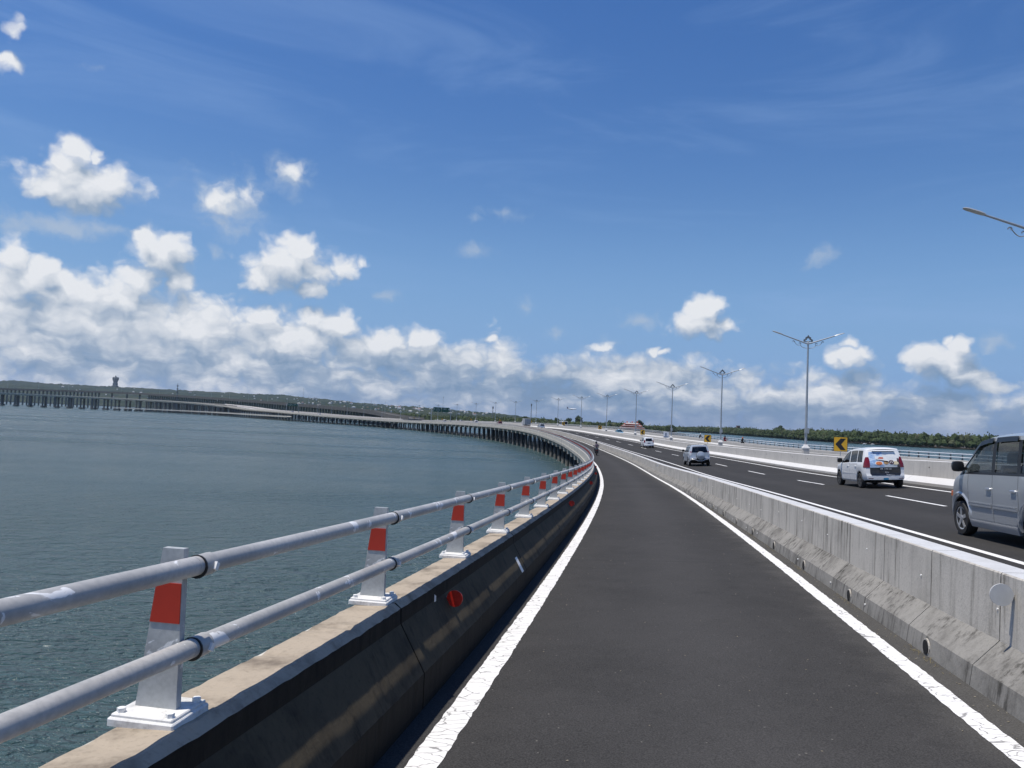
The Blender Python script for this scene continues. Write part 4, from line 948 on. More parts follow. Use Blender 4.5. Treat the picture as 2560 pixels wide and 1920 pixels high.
# ================================================================== AIRLINER, BOATS
pl = thing('airliner', 'white airliner with dark tail coming in low over the trees', 'airplane', Matrix.Translation((0.0790*2850, 2850, 61.86)) @ Matrix.Rotation(R_(-14), 4, 'Z') @ Matrix.Rotation(R_(-2), 4, 'Y'))
M_['air_white'] = plain('aircraft_white', (.78, .78, .78), .35); M_['air_tail'] = plain('aircraft_tail', (.08, .05, .09), .4); M_['air_grey'] = plain('aircraft_grey', (.35, .36, .38), .4, .3)
mb = MB(); mb.lathe([(0, -18.5), (.5, -18), (1.3, -13), (1.9, -7), (2, 0), (2, 11), (1.8, 14.5), (1.2, 17), (.5, 18.3), (0, 18.6)], 14, 'X'); mb.obj('fuselage', M_['air_white'], pl, 60)
for sg in (1, -1):
    mb = MB(); mb.extrude([(3, 1.5*sg), (-4, 1.5*sg), (-8, 17*sg), (-6, 17*sg)], .35, Matrix.Translation((0, 0, -1.1)) @ Matrix.Rotation(R_(6*sg), 4, 'X')); mb.obj('wing', M_['air_grey'], pl)
    mb = MB(); mb.extrude([(-13.5, .5*sg), (-17, .5*sg), (-18.5, 6.5*sg), (-17, 6.5*sg)], .25, Matrix.Translation((0, 0, .8))); mb.obj('tailplane', M_['air_grey'], pl)
    mb = MB(); mb.lathe([(.7, -2.2), (1.05, -.6), (1.1, 1.2), (.9, 1.9)], 10, 'X', (1.2, 5.6*sg, -2.1)); mb.obj('engine', M_['air_grey'], pl, 50)
    mb = MB(); mb.box((-1.5, 2.6*sg, -2.9), (.9, .5, 1.6)); mb.obj('landing_gear', M_['black'], pl)
mb = MB(); mb.extrude([(-11.5, 1.3), (-16.8, 1.2), (-18.6, 8.2), (-16, 8.2)], .35, Matrix(((1, 0, 0, 0), (0, 0, -1, .17), (0, 1, 0, 0), (0, 0, 0, 1)))); mb.obj('tail_fin', M_['air_tail'], pl)
for px_, d, lab in ((0.4607, 700, 'tiny white boat moored off the mangroves, the left of a pair by the chevron sign'), (0.4711, 690, 'tiny white boat moored off the mangroves, nearer the advert car roof')):
    bt = thing('small_boat', lab, 'boat', Matrix.Translation((px_*d, d, 0)) @ Matrix.Rotation(.3, 4, 'Z'), 'moored boats')
    mb = MB(); V = []
    for x, w, zk, zt in ((-1.9, .6, -.1, .55), (-.8, .75, -.15, .5), (.6, .7, -.15, .58), (1.6, .35, -.05, .75), (2.1, .02, .3, .9)): V += [(x, -w, zt), (x, 0, zk), (x, w, zt)]
    mb.add(V, [(i*3+k, i*3+k+1, i*3+k+4, i*3+k+3) for i in range(4) for k in range(2)] + [(0, 1, 2)] + [(i*3, i*3+3, i*3+5, i*3+2) for i in range(4)]); mb.obj('hull', M_['air_white'], bt)
    mb = MB(); mb.cham((-.3, 0, .5), (1.4, .9, .6), .1); mb.obj('cabin', M_['air_white'], bt)

# ================================================================== VEHICLES
def paint(name, col, metal=0., rough=.32): return plain(name, col, rough, metal, coat=.6, var=.03, vscale=2)
M_['silver'] = paint('silver_paint', (.42, .435, .445), .3); M_['silver2'] = paint('light_silver_paint', (.50, .53, .56), .4); M_['car_white'] = paint('white_paint_car', (.78, .78, .77)); M_['car_red'] = paint('dark_red_paint', (.16, .012, .014)); M_['car_blue'] = paint('light_blue_paint', (.12, .34, .50)); M_['car_grey'] = paint('grey_paint', (.30, .31, .32), .3)
M_['glass'] = glass('tinted_glass', (.30, .33, .34)); M_['glass_dark'] = glass('dark_glass', (.06, .065, .07)); M_['glass_clear'] = glass('clear_glass', (.50, .54, .54))
M_['lamp_red'] = plain('tail_lamp_red', (.17, .005, .007), .15, coat=.5); M_['lamp_clear'] = plain('lamp_clear', (.6, .6, .62), .15, coat=.5); M_['rim'] = plain('alloy', (.55, .56, .57), .3, .6); M_['steel'] = plain('steel_rim', (.10, .10, .10), .5, .3); M_['seat'] = plain('seat_cloth', (.045, .043, .042), .9); M_['beige'] = plain('seat_beige', (.33, .29, .23), .9)
def ip(pts, x, w=.05):
    xs, ys = zip(*pts); return float(np.mean([np.interp(x + d, xs, ys) for d in np.linspace(-w, w, 7)]))
def wheel_meshes(rw, wd=.2, rim='rim', spokes=5):
    t = MB(); t.lathe([(rw*.64, -wd/2+.02), (rw*.70, -wd/2), (rw*.92, -wd/2), (rw*.985, -wd*.36), (rw, -wd*.2), (rw, wd*.2), (rw*.985, wd*.36), (rw*.92, wd/2), (rw*.70, wd/2), (rw*.64, wd/2-.02)], 28, 'Y')
    r = MB(); r.lathe([(rw*.66, -wd*.4), (rw*.67, wd/2-.012), (rw*.60, wd/2-.018), (rw*.585, wd*.22), (rw*.2, wd*.12), (0, wd*.12)], 28, 'Y')
    for k in range(spokes):
        a = 2*math.pi*k/spokes; rot = Matrix.Rotation(a, 3, 'Y'); r.box(rot @ Vector((0, wd*.36, rw*.36)), (rw*.2, wd*.16, rw*.56), rot)
    r.lathe([(rw*.17, wd*.2), (rw*.15, wd*.47), (0, wd*.48)], 12, 'Y')
    b = MB(); b.lathe([(0, wd*.13), (rw*.57, wd*.13), (rw*.57, wd*.16), (0, wd*.16)], 16, 'Y')
    return t.mesh('tyre', M_['rubber'], 40), r.mesh('rim', M_[rim], 35), b.mesh('brake', M_['dark'])
class Car:
    def __init__(s, name, label, S, cat='car'):
        s.S = S; s.root = thing(name, label, cat); s.L = S['L']; s.W2 = S['W'] / 2; s.build()
    def bottom(s, x):
        S = s.S; z = ip(S['sill'], x)
        for xw in (S['xr'], S['xf']):
            ra = S['rw'] + .075; d = x - xw
            if abs(d) < ra: z = max(z, S['rw'] + math.sqrt(max(0, ra*ra - d*d)) - .005)
        return z
    def ring(s, x):
        S = s.S; w = s.W2 * ip(S['plan'], x, .03); zt = ip(S['roof'], x); cr = ip(S['crown'], x); zre = zt - cr; zb = s.bottom(x); zl = min(ip(S['belt'], x), zre - .04); zb = min(zb, zl - .06); wr = w * ip(S['roofw'], x)
        R = [(w*.93, zb), (w*.985, zb + .10*(zl - zb)), (w, zb + .42*(zl - zb)), (w*.997, zb + .76*(zl - zb)), (w*.972, zl)]
        for u in (.07, .35, .65, .9, 1.): R.append((w*.96 + (wr - w*.96) * u**1.25, zl + (zre - zl)*u))
        for v in (.94, .82, .58, .3, 0): R.append((wr*v, zre + cr*(1 - abs(v)**2.4)))
        return R
    def rake(s, z): return ip(s.S['rake'], z, .02)
    def rakef(s, z): return ip(s.S['rakef'], z, .02)
    def xmap(s, u, z): return u + (s.rake(z) + s.S.get('cb', .1))*max(0, 1 - u/.6) - (s.rakef(z) + .13)*max(0, 1 - (s.L - u)/.6)
    def width_at(s, R, z):
        zs = [p[1] for p in R[:10]]; ys = [p[0] for p in R[:10]]; return float(np.interp(z, zs, ys))
    def rear(s, f, z, off=0.): return Vector((s.rake(z) + s.S.get('cb', .1)*abs(f)**2.5 - off, f*s.width_at(s.R0, z), z))
    def rear_yz(s, y, z, off=.004): return s.rear(y / s.width_at(s.R0, z), z, off)
    def front(s, f, z, off=0.): return Vector((s.L - s.rakef(z) - .13*abs(f)**2.5 + off, f*s.width_at(s.R1, z), z))
    def side(s, u, z, sg=1, off=0.): R = s.ring(u); return Vector((s.xmap(u, z), sg*(s.width_at(R, z) + off), z))
    def build(s):
        S = s.S; L = s.L; st = list(np.linspace(0, L, 44))
        for xw in (S['xr'], S['xf']): st += [xw + (S['rw'] + .075)*math.sin(q) for q in np.linspace(-math.pi/2, math.pi/2, 15)]
        for a, b in S['windows']: st += [a, b]
        for x in S['seams']: st += [x - .005, x + .005]
        for a, b in S['doors']: st += [a, b]
        st += list(S['ws']); st = sorted(st); u = [st[0]]
        for x in st[1:]:
            if x - u[-1] > .004: u.append(x)
        u[-1] = L; rings = [s.ring(x) for x in u]; s.R0, s.R1 = rings[0], rings[-1]; n = len(u); parts = {}
        def key(xm, r, sg):
            if r <= 3:
                for x in S['seams']:
                    if abs(xm - x) < .0051: return 'door_seam'
                if r >= 1:
                    for k, (a, b) in enumerate(S['doors']):
                        if a < xm < b: return 'door%d%d' % (k, sg > 0)
                return 'body'
            if 5 <= r <= 7:
                for k, (a, b) in enumerate(S['windows']):
                    if a < xm < b: return 'window%d%d' % (k, sg > 0)
            if 4 <= r <= 7 and S.get('black_pillars') and S['gh'][0] < xm < S['gh'][1]: return 'pillar'
            if r >= 10 and S['ws'][0] < xm < S['ws'][1]: return 'windscreen'
            return 'body'
        for sg in (1, -1):
            for i in range(n - 1):
                xm = (u[i] + u[i+1]) / 2
                for r in range(14):
                    k = key(xm, r, sg); ins = .014 if k[:6] == 'window' else (.012 if k == 'door_seam' else 0)
                    q = []
                    for (a, b) in ((i, r), (i+1, r), (i+1, r+1), (i, r+1)):
                        y, z = rings[a][b]; q.append(((a, b, sg if b < 14 else 0), (s.xmap(u[a], z), sg*max(0, y - ins), z)))
                    s._q(parts, k, q)
        # rear and front closing faces
        for end, R, fn, cls, zz, ff in ((0, s.R0, s.rear, S['rear_cls'], S['rear_z'], S['rear_f']), (1, s.R1, s.front, S.get('front_cls', lambda f, z: 'body'), S.get('front_z', []), S.get('front_f', [0, .5, 1]))):
            zs = sorted(set([round(p[1], 4) for p in R[:10]] + [z for z in zz if R[0][1] < z < R[9][1]])); fs = sorted(set([-f for f in ff] + list(ff)))
            for i in range(len(zs) - 1):
                for j in range(len(fs) - 1):
                    k = cls((fs[j] + fs[j+1]) / 2, (zs[i] + zs[i+1]) / 2)
                    s._q(parts, k, [(('c', end, a, b), tuple(fn(fs[b], zs[a]))) for a, b in ((i, j), (i, j+1), (i+1, j+1), (i+1, j))])
        mats = {'body': S['paint'], 'door': S['paint'], 'door_seam': M_['dark'], 'window': S.get('glass', M_['glass']), 'pillar': M_['black'], 'windscreen': M_['glass'], 'rear_window': M_['glass_dark'], 'tail_lamp': M_['lamp_red'], 'bumper': S.get('bumper', S['paint']), 'tailgate': S['paint'], 'head_lamp': M_['lamp_clear'], 'grille': M_['black'], 'lower_trim': M_['black']}
        body = None
        for k in sorted(parts, key=lambda k: k != 'body'):
            V, Fs = parts[k]; kk = k.rstrip('0123456789'); mb = MB(); mb.v = list(V.values()); ix = {a: i for i, a in enumerate(V)}; mb.f = [tuple(ix[a] for a in f) for f in Fs]; mb.m = [0]*len(mb.f)
            me = bpy.data.meshes.new(kk); me.from_pydata(mb.v, [], mb.f); me.materials.append(mats[kk]); bmm = bmesh.new(); bmm.from_mesh(me); bmesh.ops.remove_doubles(bmm, verts=bmm.verts, dist=.0005); bmesh.ops.recalc_face_normals(bmm, faces=bmm.faces); bmm.to_mesh(me); bmm.free()
            me.polygons.foreach_set('use_smooth', [True]*len(me.polygons)); me.set_sharp_from_angle(angle=R_(38)); o = link(kk, me, s.root)
            if k == 'body': s.body = o
        # wheel housings and floor
        mb = MB()
        for xw in (S['xr'], S['xf']):
            ra = S['rw'] + .07
            for sg in (1, -1):
                A = [(xw + ra*math.cos(q), S['rw'] + ra*math.sin(q)) for q in np.linspace(0, math.pi, 13)]; w = s.W2*.95
                mb.add([(x, sg*w, z) for x, z in A] + [(x, sg*(w - .3), z) for x, z in A], [(i, i+1, 14+i, 13+i) for i in range(12)] + [tuple(range(13, 26))])
        mb.box((L/2, 0, .33), (L - .5, S['W']*.62, .2)); mb.box((S['xf'] - S['xr'], 0, .38), (1.2, S['W']*.9, .16)) if False else None
        mb.box(((S['xr'] + S['xf'])/2, 0, .36), (S['xf'] - S['xr'] - .85, S['W']*.88, .18)); mb.obj('underbody', M_['dark'], s.root)
        t, r, b = wheel_meshes(S['rw'], .2, S.get('rim', 'rim'))
        for xw in (S['xr'], S['xf']):
            for sg in (1, -1):
                w = link('wheel', t, s.root, Matrix.Translation((xw, sg*(s.W2 - .105), S['rw'])) @ (Matrix.Identity(4) if sg > 0 else Matrix.Rotation(math.pi, 4, 'Z'))); link('rim', r, w); link('brake', b, w)
        for sg in (1, -1):
            x, z = S['mirror']; p = s.side(x, z, sg); mb = MB(); V = []; n_ = 12
            for dx_, k_ in ((-.07, .82), (-.062, 1.), (.0, 1.), (.05, .8), (.075, .4)): V += [(p.x + dx_, p.y + sg*.13 + .105*k_*math.copysign(abs(math.cos(q))**.6, math.cos(q)), z + .07 + .1*k_*math.copysign(abs(math.sin(q))**.6, math.sin(q))) for q in (2*math.pi*j/n_ for j in range(n_))]
            mb.add(V, [(i*n_+j, i*n_+(j+1) % n_, (i+1)*n_+(j+1) % n_, (i+1)*n_+j) for i in range(4) for j in range(n_)] + [tuple(range(n_)), tuple(range(4*n_, 5*n_))]); mb.box((p.x, p.y + sg*.02, z + .03), (.06, .1, .05)); mb.obj('wing_mirror', S.get('mirror_mat', M_['black']), s.root, 50)
        # seats
        sm_ = S.get('seatmat', M_['seat']); zl = S['seat_z']
        for x in S['seat_x']:
            for y in (.38, -.38):
                mb = MB(); mb.cham((x + .2, y, zl - .35), (.5, .5, .2), .05); mb.add([(x - .1, y - .24, zl - .2), (x - .1, y + .24, zl - .2), (x + .06, y + .24, zl - .2), (x + .06, y - .24, zl - .2), (x - .22, y - .2, zl + .34), (x - .22, y + .2, zl + .34), (x - .11, y + .2, zl + .34), (x - .11, y - .2, zl + .34)], [(0, 1, 2, 3), (4, 5, 6, 7), (0, 1, 5, 4), (1, 2, 6, 5), (2, 3, 7, 6), (3, 0, 4, 7)])
                mb.cham((x - .2, y, zl + .38), (.1, .27, .19), .04); mb.obj('seat', sm_, s.root)
        mb = MB(); x0, x1 = S['gh'][0] + .1, S['ws'][0] + .35; zb_ = S['seat_z'] + .12
        for sg in (1, -1): mb.box(((x0 + x1)/2, sg*s.W2*.86, .4 + (zb_ - .4)/2), (x1 - x0, .02, zb_ - .4))
        mb.box(((x0 + x1)/2, 0, .5), (x1 - x0, s.W2*1.7, .02)); xc = S['ws'][0] - .1; mb.box(((x0 + .2 + xc)/2, 0, min(ip(S['roof'], x0 + .2), ip(S['roof'], xc)) - .13), (xc - x0 - .2, s.W2*1.42, .02)); mb.obj('cabin_trim', M_['seat'], s.root)
        mb = MB(); mb.box((S['ws'][0] + .55, 0, ip(S['belt'], S['ws'][0] + .5) - .06), (.45, s.W2*1.72, .2)); mb.obj('dashboard', M_['seat'], s.root)
    def _q(s, parts, k, q):
        V, Fs = parts.setdefault(k, ({}, []))
        for a, p in q: V.setdefault(a, p)
        f = []
        for a, _ in q:
            if a not in f: f.append(a)
        if len(f) > 2: Fs.append(tuple(f))
    def patch(s, name, poly, mat, off, parent=None):
        """flat sticker on the tail: outline in (y, z); fan from its middle"""
        c = (sum(p[0] for p in poly)/len(poly), sum(p[1] for p in poly)/len(poly)); n = len(poly); mb = MB(); K = 6
        for i in range(n):
            a, b = poly[i], poly[(i+1) % n]; V = []; ix = {}
            for r in range(K+1):
                for q in range(r+1):
                    u = r/K; w = q/r if r else 0; e = (a[0]*(1-w) + b[0]*w, a[1]*(1-w) + b[1]*w); ix[r, q] = len(V); V.append(s.rear_yz(c[0]*(1-u) + e[0]*u, c[1]*(1-u) + e[1]*u, off))
            mb.add(V, [(ix[r, q], ix[r+1, q], ix[r+1, q+1]) for r in range(K) for q in range(r+1)] + [(ix[r, q], ix[r+1, q+1], ix[r, q+1]) for r in range(1, K) for q in range(r)])
        return mb.obj(name, mat, parent or s.root)
    def wrap_lamp(s, rows, mat=None, sides=(1, -1), name='tail_lamp'):
        """lamp wrapped round the rear corner: rows of (z, inner y fraction, side reach)"""
        for sg in sides:
            V = []; n = 6
            for z, f, x in rows: V += [s.rear(sg*f, z, .012), s.rear(sg*(f*.4 + .6), z, .012), s.rear(sg*.985, z, .012) + Vector((0, sg*.006, 0)), s.side(.02, z, sg, .012), s.side(x*.5, z, sg, .012), s.side(x, z, sg, .006)]
            mb = MB(); mb.add(V, [(i*n+k, i*n+k+1, (i+1)*n+k+1, (i+1)*n+k) for i in range(len(rows)-1) for k in range(n-1)]); mb.obj(name, mat or M_['lamp_red'], s.root, 60)
    def place(s, st, t, yaw=0., k=1.): s.root.matrix_world = frame(st, t, 0, yaw) @ Matrix.Translation((-s.S['xr']*k, 0, .004)) @ Matrix.Scale(k, 4)
    def handle(s, x, z, sides=(1, -1), mat=None):
        for sg in sides:
            p = s.side(x, z, sg); mb = MB(); mb.cham((p.x, p.y + sg*.012, z - .018), (.17, .04, .036), .01); mb.obj('door_handle', mat or s.S['paint'], s.root)

def gate_cls(zb, z0, z1, fw, bump):
    def c(f, z):
        if z < bump: return 'bumper'
        if z0 < z < z1 and abs(f) < fw: return 'rear_window'
        if abs(f) < fw + .06: return 'tailgate'
        return 'body'
    return c
MPV = dict(L=4.14, W=1.66, xr=.74, xf=3.395, rw=.31, plan=[(0, .90), (.12, .955), (.3, .985), (.8, 1), (3.2, 1), (3.7, .96), (4.0, .88), (4.14, .8)], roof=[(0, 1.60), (.1, 1.635), (.5, 1.68), (1.3, 1.69), (2.1, 1.655), (2.45, 1.57), (3.2, 1.10), (3.3, 1.06), (3.9, .96), (4.08, .86), (4.14, .78)],
    crown=[(0, .03), (.5, .07), (2.3, .08), (3.2, .07), (4.1, .05)], belt=[(0, 1.04), (.9, 1.03), (2.8, .985), (3.2, .97), (3.9, .83), (4.14, .7)], roofw=[(0, .80), (.5, .82), (2.3, .80), (3.2, .86), (4.1, .88)], sill=[(0, .36), (.5, .30), (1.2, .25), (3, .25), (3.8, .26), (4.14, .3)],
    windows=[(.36, .98), (1.05, 1.86), (1.95, 2.98)], seams=[1.0, 1.9, 2.92], doors=[(1.005, 1.895), (1.905, 2.915)], gh=(.3, 3.0), ws=(2.42, 3.22), rake=[(0, .06), (.3, .0), (.5, -.01), (.62, .03), (1.0, .04), (1.6, .26)], rakef=[(0, .05), (.5, 0), (.8, .08)], mirror=(2.92, 1.05), seat_x=[1.35, 2.15], seat_z=.95,
    rear_z=[.52, .6, 1.06, 1.5, 1.3], rear_f=[0, .3, .6, .76, .82, .86, .92, 1.], rear_cls=gate_cls(0, 1.06, 1.5, .76, .52), front_z=[.45, .7], front_f=[0, .5, .7, 1], front_cls=lambda f, z: 'head_lamp' if abs(f) > .6 and z > .6 else ('grille' if z > .45 and abs(f) < .6 else 'body'))
def mpv(name, label, pm, **kw):
    S = dict(MPV); S['paint'] = pm; S.update(kw); c = Car(name, label, S)
    c.wrap_lamp([(.86, .80, .20), (1.0, .80, .19), (1.12, .82, .14), (1.22, .85, .10), (1.29, .90, .05)]); c.handle(1.15, .9); c.handle(2.1, .9)
    mb = MB(); mb.add([c.rear(f, z, o) for z, o in ((1.565, .0), (1.535, .09), (1.515, .02)) for f in (-.72, 0, .72)], [(0, 1, 4, 3), (1, 2, 5, 4), (3, 4, 7, 6), (4, 5, 8, 7), (0, 2, 8, 6)]); mb.obj('spoiler', S['paint'], c.root)
    mb = MB(); p = c.rear_yz(-.12, 1.10, .03); q = c.rear_yz(.34, 1.19, .03); mb.tube([p, (p + q)/2, q], [.014, .011, .006], 6); mb.obj('wiper', M_['black'], c.root)
    for sg in (1, -1):
        c.patch('bumper_reflector', [(sg*.50, .40), (sg*.68, .40), (sg*.68, .425), (sg*.50, .425)], M_['lamp_red'], .006)
        mb = MB(); a, b = c.side(1.1, .60, sg, .008), c.side(2.85, .60, sg, .008); mb.add([a + Vector((0, 0, .03)), b + Vector((0, 0, .03)), b - Vector((0, 0, .03)), a - Vector((0, 0, .03)), a + Vector((0, -sg*.02, .03)), b + Vector((0, -sg*.02, .03)), b + Vector((0, -sg*.02, -.03)), a + Vector((0, -sg*.02, -.03))], [(0, 1, 2, 3), (0, 1, 5, 4), (2, 3, 7, 6), (1, 2, 6, 5), (3, 0, 4, 7)]); mb.obj('side_moulding', S['paint'], c.root)
    return c
def plate(c, txt, y0, z0, w=.42, h=.13, parent=None, off=.016):
    p = c.patch('number_plate', [(y0 - w/2, z0 - h/2), (y0 + w/2, z0 - h/2), (y0 + w/2, z0 + h/2), (y0 - w/2, z0 + h/2)], M_['black'], off)
    lettering(c, txt, y0, z0, .085, M_['sign_white'], p, off + .004)
def lettering(c, txt, y0, z0, size, mat, parent, off):
    P = c.rear_yz(y0, z0, off); sl = c.rake(z0 + .05) - c.rake(z0 - .05)
    link('lettering', text_mesh(txt, size, mat, ext=.0005), parent, Matrix(((0, sl/.1, -1, P.x), (-1, 0, 0, P.y), (0, 1, 0, P.z), (0, 0, 0, 1))))
def ell(cx, cz, rx, rz, n=20): return [(cx + rx*math.cos(q), cz + rz*math.sin(q)) for q in np.linspace(0, 2*math.pi, n + 1)[:-1]]

# --- white people carrier with the advert on its tail
av = mpv('people_carrier', 'white people carrier with a food advert covering its tail', M_['car_white'], rim='steel', glass=M_['glass_dark'])
def photo_mat(name, c0, c1, sc): 
    m, t, b = new_mat(name); g = nd(t, 'ShaderNodeTexCoord').outputs['Object']; n = noise(t, vm(t, 'MULTIPLY', g, (1, 1, 2.2)), sc, 5, .65); t.links.new(mixc(t, ss(t, n, .38, .62), c0, c1), b.inputs['Base Color']); b.inputs['Roughness'].default_value = .3; b.inputs['Coat Weight'].default_value = .4; return m
Pm = dict(blue=photo_mat('advert_blue', (.22, .36, .60), (.55, .66, .80), 5), pale=photo_mat('advert_pale', (.70, .72, .72), (.80, .80, .78), 4), black=photo_mat('advert_black', (.008, .008, .01), (.03, .03, .035), 6), orange=photo_mat('advert_orange', (.55, .12, .03), (.75, .30, .10), 20), brown=photo_mat('advert_brown', (.25, .10, .04), (.55, .38, .16), 26), cream=photo_mat('advert_cream', (.62, .50, .28), (.75, .68, .5), 18), dark=photo_mat('advert_dark', (.05, .02, .02), (.14, .08, .07), 8), red=photo_mat('advert_red', (.50, .05, .03), (.6, .3, .2), 40), navy=photo_mat('advert_navy', (.03, .06, .22), (.05, .1, .3), 30))
ad = av.patch('advert', [(.60, .86), (.61, 1.2), (.56, 1.5), (-.56, 1.5), (-.61, 1.2), (-.60, .86)], Pm['pale'], .006)
av.patch('advert_photo', [(.60, .86), (.61, 1.2), (.56, 1.5), (.08, 1.5), (.06, 1.2), (.03, .86)], Pm['blue'], .009, ad)
av.patch('advert_photo', [(.38, 1.2), (.02, 1.14), (.0, 1.33), (.36, 1.31)], Pm['pale'], .012, ad)
av.patch('advert_photo', [(.27, 1.22), (.05, 1.20), (.05, 1.28), (.2, 1.29)], Pm['red'], .015, ad)
av.patch('advert_photo', ell(.24, 1.03, .155, .095), Pm['pale'], .012, ad); av.patch('advert_photo', ell(.24, 1.03, .125, .075), Pm['orange'], .015, ad)
av.patch('advert_photo', ell(-.04, 1.06, .10, .075), Pm['brown'], .012, ad); av.patch('advert_photo', ell(-.25, 1.07, .11, .085), Pm['dark'], .013, ad); av.patch('advert_photo', ell(-.41, 1.03, .13, .08), Pm['cream'], .012, ad)
for k in range(6): av.patch('advert_photo', ell(-.19 - .03*k, 1.05 + .03*(k % 3), .012, .02, 8), Pm['pale'], .016, ad)
av.patch('advert_photo', [(-.47, .88), (-.60, .86), (-.61, 1.2), (-.50, 1.24)], Pm['dark'], .010, ad)
blk = av.patch('advert_black', [(.60, .87), (.60, .62), (.55, .535), (-.55, .535), (-.60, .62), (-.60, .87)], Pm['black'], .009)
lettering(av, 'ergopak', .33, 1.445, .105, Pm['navy'], ad, .016); lettering(av, 'www.ergopak.co.id', -.06, .575, .062, M_['sign_white'], blk, .016); lettering(av, 'FOX', -.04, .66, .075, M_['sign_white'], blk, .016)
plate(av, 'DK 1100 CE', 0., .80, .5, .13)
av.patch('bumper_sticker', [(.12, .36), (-.08, .36), (-.08, .44), (.12, .44)], plain('sticker_blue', (.05, .30, .50), .4), .01)
av.place(36.0, 11.1, R_(1.5), 1.06)

# --- silver van at the right edge
VAN = dict(MPV); VAN.update(L=4.23, W=1.66, xr=.78, xf=3.405, rw=.325, plan=[(0, .93), (.15, .97), (.4, 1), (3.3, 1), (3.75, .97), (4.05, .90), (4.23, .82)], roof=[(0, 1.86), (.3, 1.92), (1.5, 1.94), (2.3, 1.92), (2.65, 1.86), (3.52, 1.24), (3.62, 1.16), (4.0, 1.02), (4.16, .92), (4.23, .82)],
    crown=[(0, .04), (.5, .08), (2.4, .09), (3.4, .07), (4.2, .05)], belt=[(0, 1.19), (3.1, 1.17), (3.5, 1.12), (4.0, .94), (4.23, .75)], roofw=[(0, .84), (.5, .86), (2.5, .84), (3.4, .88), (4.2, .9)], sill=[(0, .38), (.6, .30), (1.3, .27), (3, .27), (3.9, .27), (4.23, .32)],
    windows=[(.3, 1.15), (1.27, 2.02), (2.14, 3.30)], seams=[1.2, 2.08, 3.02], doors=[(1.205, 2.075), (2.085, 3.015)], gh=(.2, 3.45), black_pillars=True, ws=(2.66, 3.52), rake=[(0, .05), (.4, 0), (1.1, .04), (1.8, .16)], rakef=[(0, .05), (.5, 0), (.85, .08)], mirror=(3.26, 1.24), seat_x=[.9, 1.62, 2.35], seat_z=1.0, seatmat=M_['beige'], rear_z=[.5, 1.12, 1.65], rear_cls=gate_cls(0, 1.12, 1.65, .8, .5), paint=M_['silver'], glass=M_['glass_clear'])
M_['visor'] = plain('smoked_plastic', (.02, .022, .026), .35, spec=.25)
vn = Car('van', 'silver-grey van with alloy wheels and chrome handles, cut off by the frame', VAN)
vn.wrap_lamp([(.95, .86, .14), (1.2, .86, .13), (1.5, .88, .08)]); vn.handle(1.33, .93, mat=M_['chrome']); vn.handle(2.2, .93, mat=M_['chrome'])
for sg in (1, -1):
    for a, b in ((1.24, 2.05), (2.11, 2.98)):
        mb = MB(); V = []
        for x in (a, b): V += [vn.side(x, .60, sg, .004), vn.side(x, .60, sg, .022), vn.side(x, .67, sg, .022), vn.side(x, .67, sg, .004)]
        mb.add(V, [(0, 1, 2, 3), (4, 5, 6, 7), (0, 1, 5, 4), (1, 2, 6, 5), (2, 3, 7, 6), (3, 0, 4, 7)]); mo = mb.obj('side_moulding', M_['silver'], vn.root)
        mb = MB(); V = []
        for x in (a, b): V += [vn.side(x, .648, sg, .024), vn.side(x, .664, sg, .024), vn.side(x, .664, sg, .020), vn.side(x, .648, sg, .020)]
        mb.add(V, [(0, 1, 2, 3), (4, 5, 6, 7), (0, 1, 5, 4), (1, 2, 6, 5), (2, 3, 7, 6), (3, 0, 4, 7)]); mb.obj('chrome_strip', M_['chrome'], mo)
    for xw in (VAN['xr'], VAN['xf']):      # flared wheel lips
        mb = MB(); ra = VAN['rw'] + .08; V = []; A = np.linspace(R_(-8), R_(188), 17)
        for q in A:
            for rr, off in ((ra - .005, .004), (ra + .01, .03), (ra + .07, .026), (ra + .10, .0)):
                x, z = xw + rr*math.cos(q), VAN['rw'] + rr*math.sin(q); z = max(z, .27); p = vn.side(min(max(x, .02), 4.2), z, sg, off); V.append((p.x, p.y, z))
        mb.add(V, [(i*4+k, i*4+k+1, (i+1)*4+k+1, (i+1)*4+k) for i in range(16) for k in range(3)]); mb.obj('wheel_lip', M_['silver'], vn.root, 50)
    mb = MB(); V = []          # side skirt
    for x in np.linspace(1.25, 2.98, 8): V += [vn.side(x, .36, sg, .02), vn.side(x, .30, sg, .045), vn.side(x, .23, sg, .03) * Vector((1, 1, 0)) + Vector((0, 0, .21)), vn.side(x, .27, sg, -.05) * Vector((1, 1, 0)) + Vector((0, 0, .22))]
    mb.add(V, [(i*4+k, i*4+k+1, (i+1)*4+k+1, (i+1)*4+k) for i in range(7) for k in range(3)] + [(0, 1, 2, 3), (28, 29, 30, 31)]); mb.obj('side_skirt', M_['silver'], vn.root, 50)
    for a, b in ((1.27, 2.02), (2.14, 2.95)):    # rain visors over the windows
        mb = MB(); V = []
        for x in np.linspace(a, b, 6):
            R = vn.ring(x); (y1, z1), (y0, z0) = R[9], R[7]; z2 = z1 - .09; V += [(vn.xmap(x, z1), sg*(y1 + .012), z1 - .005), (vn.xmap(x, z2), sg*(vn.width_at(R, z2) + .03), z2)]
        mb.add(V, [(i*2, i*2+1, i*2+3, i*2+2) for i in range(5)]); mb.obj('rain_visor', M_['visor'], vn.root)
mb = MB(); p = vn.side(4.0, .78, 1, .006); mb.cham((p.x - .02, p.y - .02, .72), (.14, .05, .1), .015); mb.obj('turn_signal', plain('amber', (.5, .12, .02), .3), vn.root)
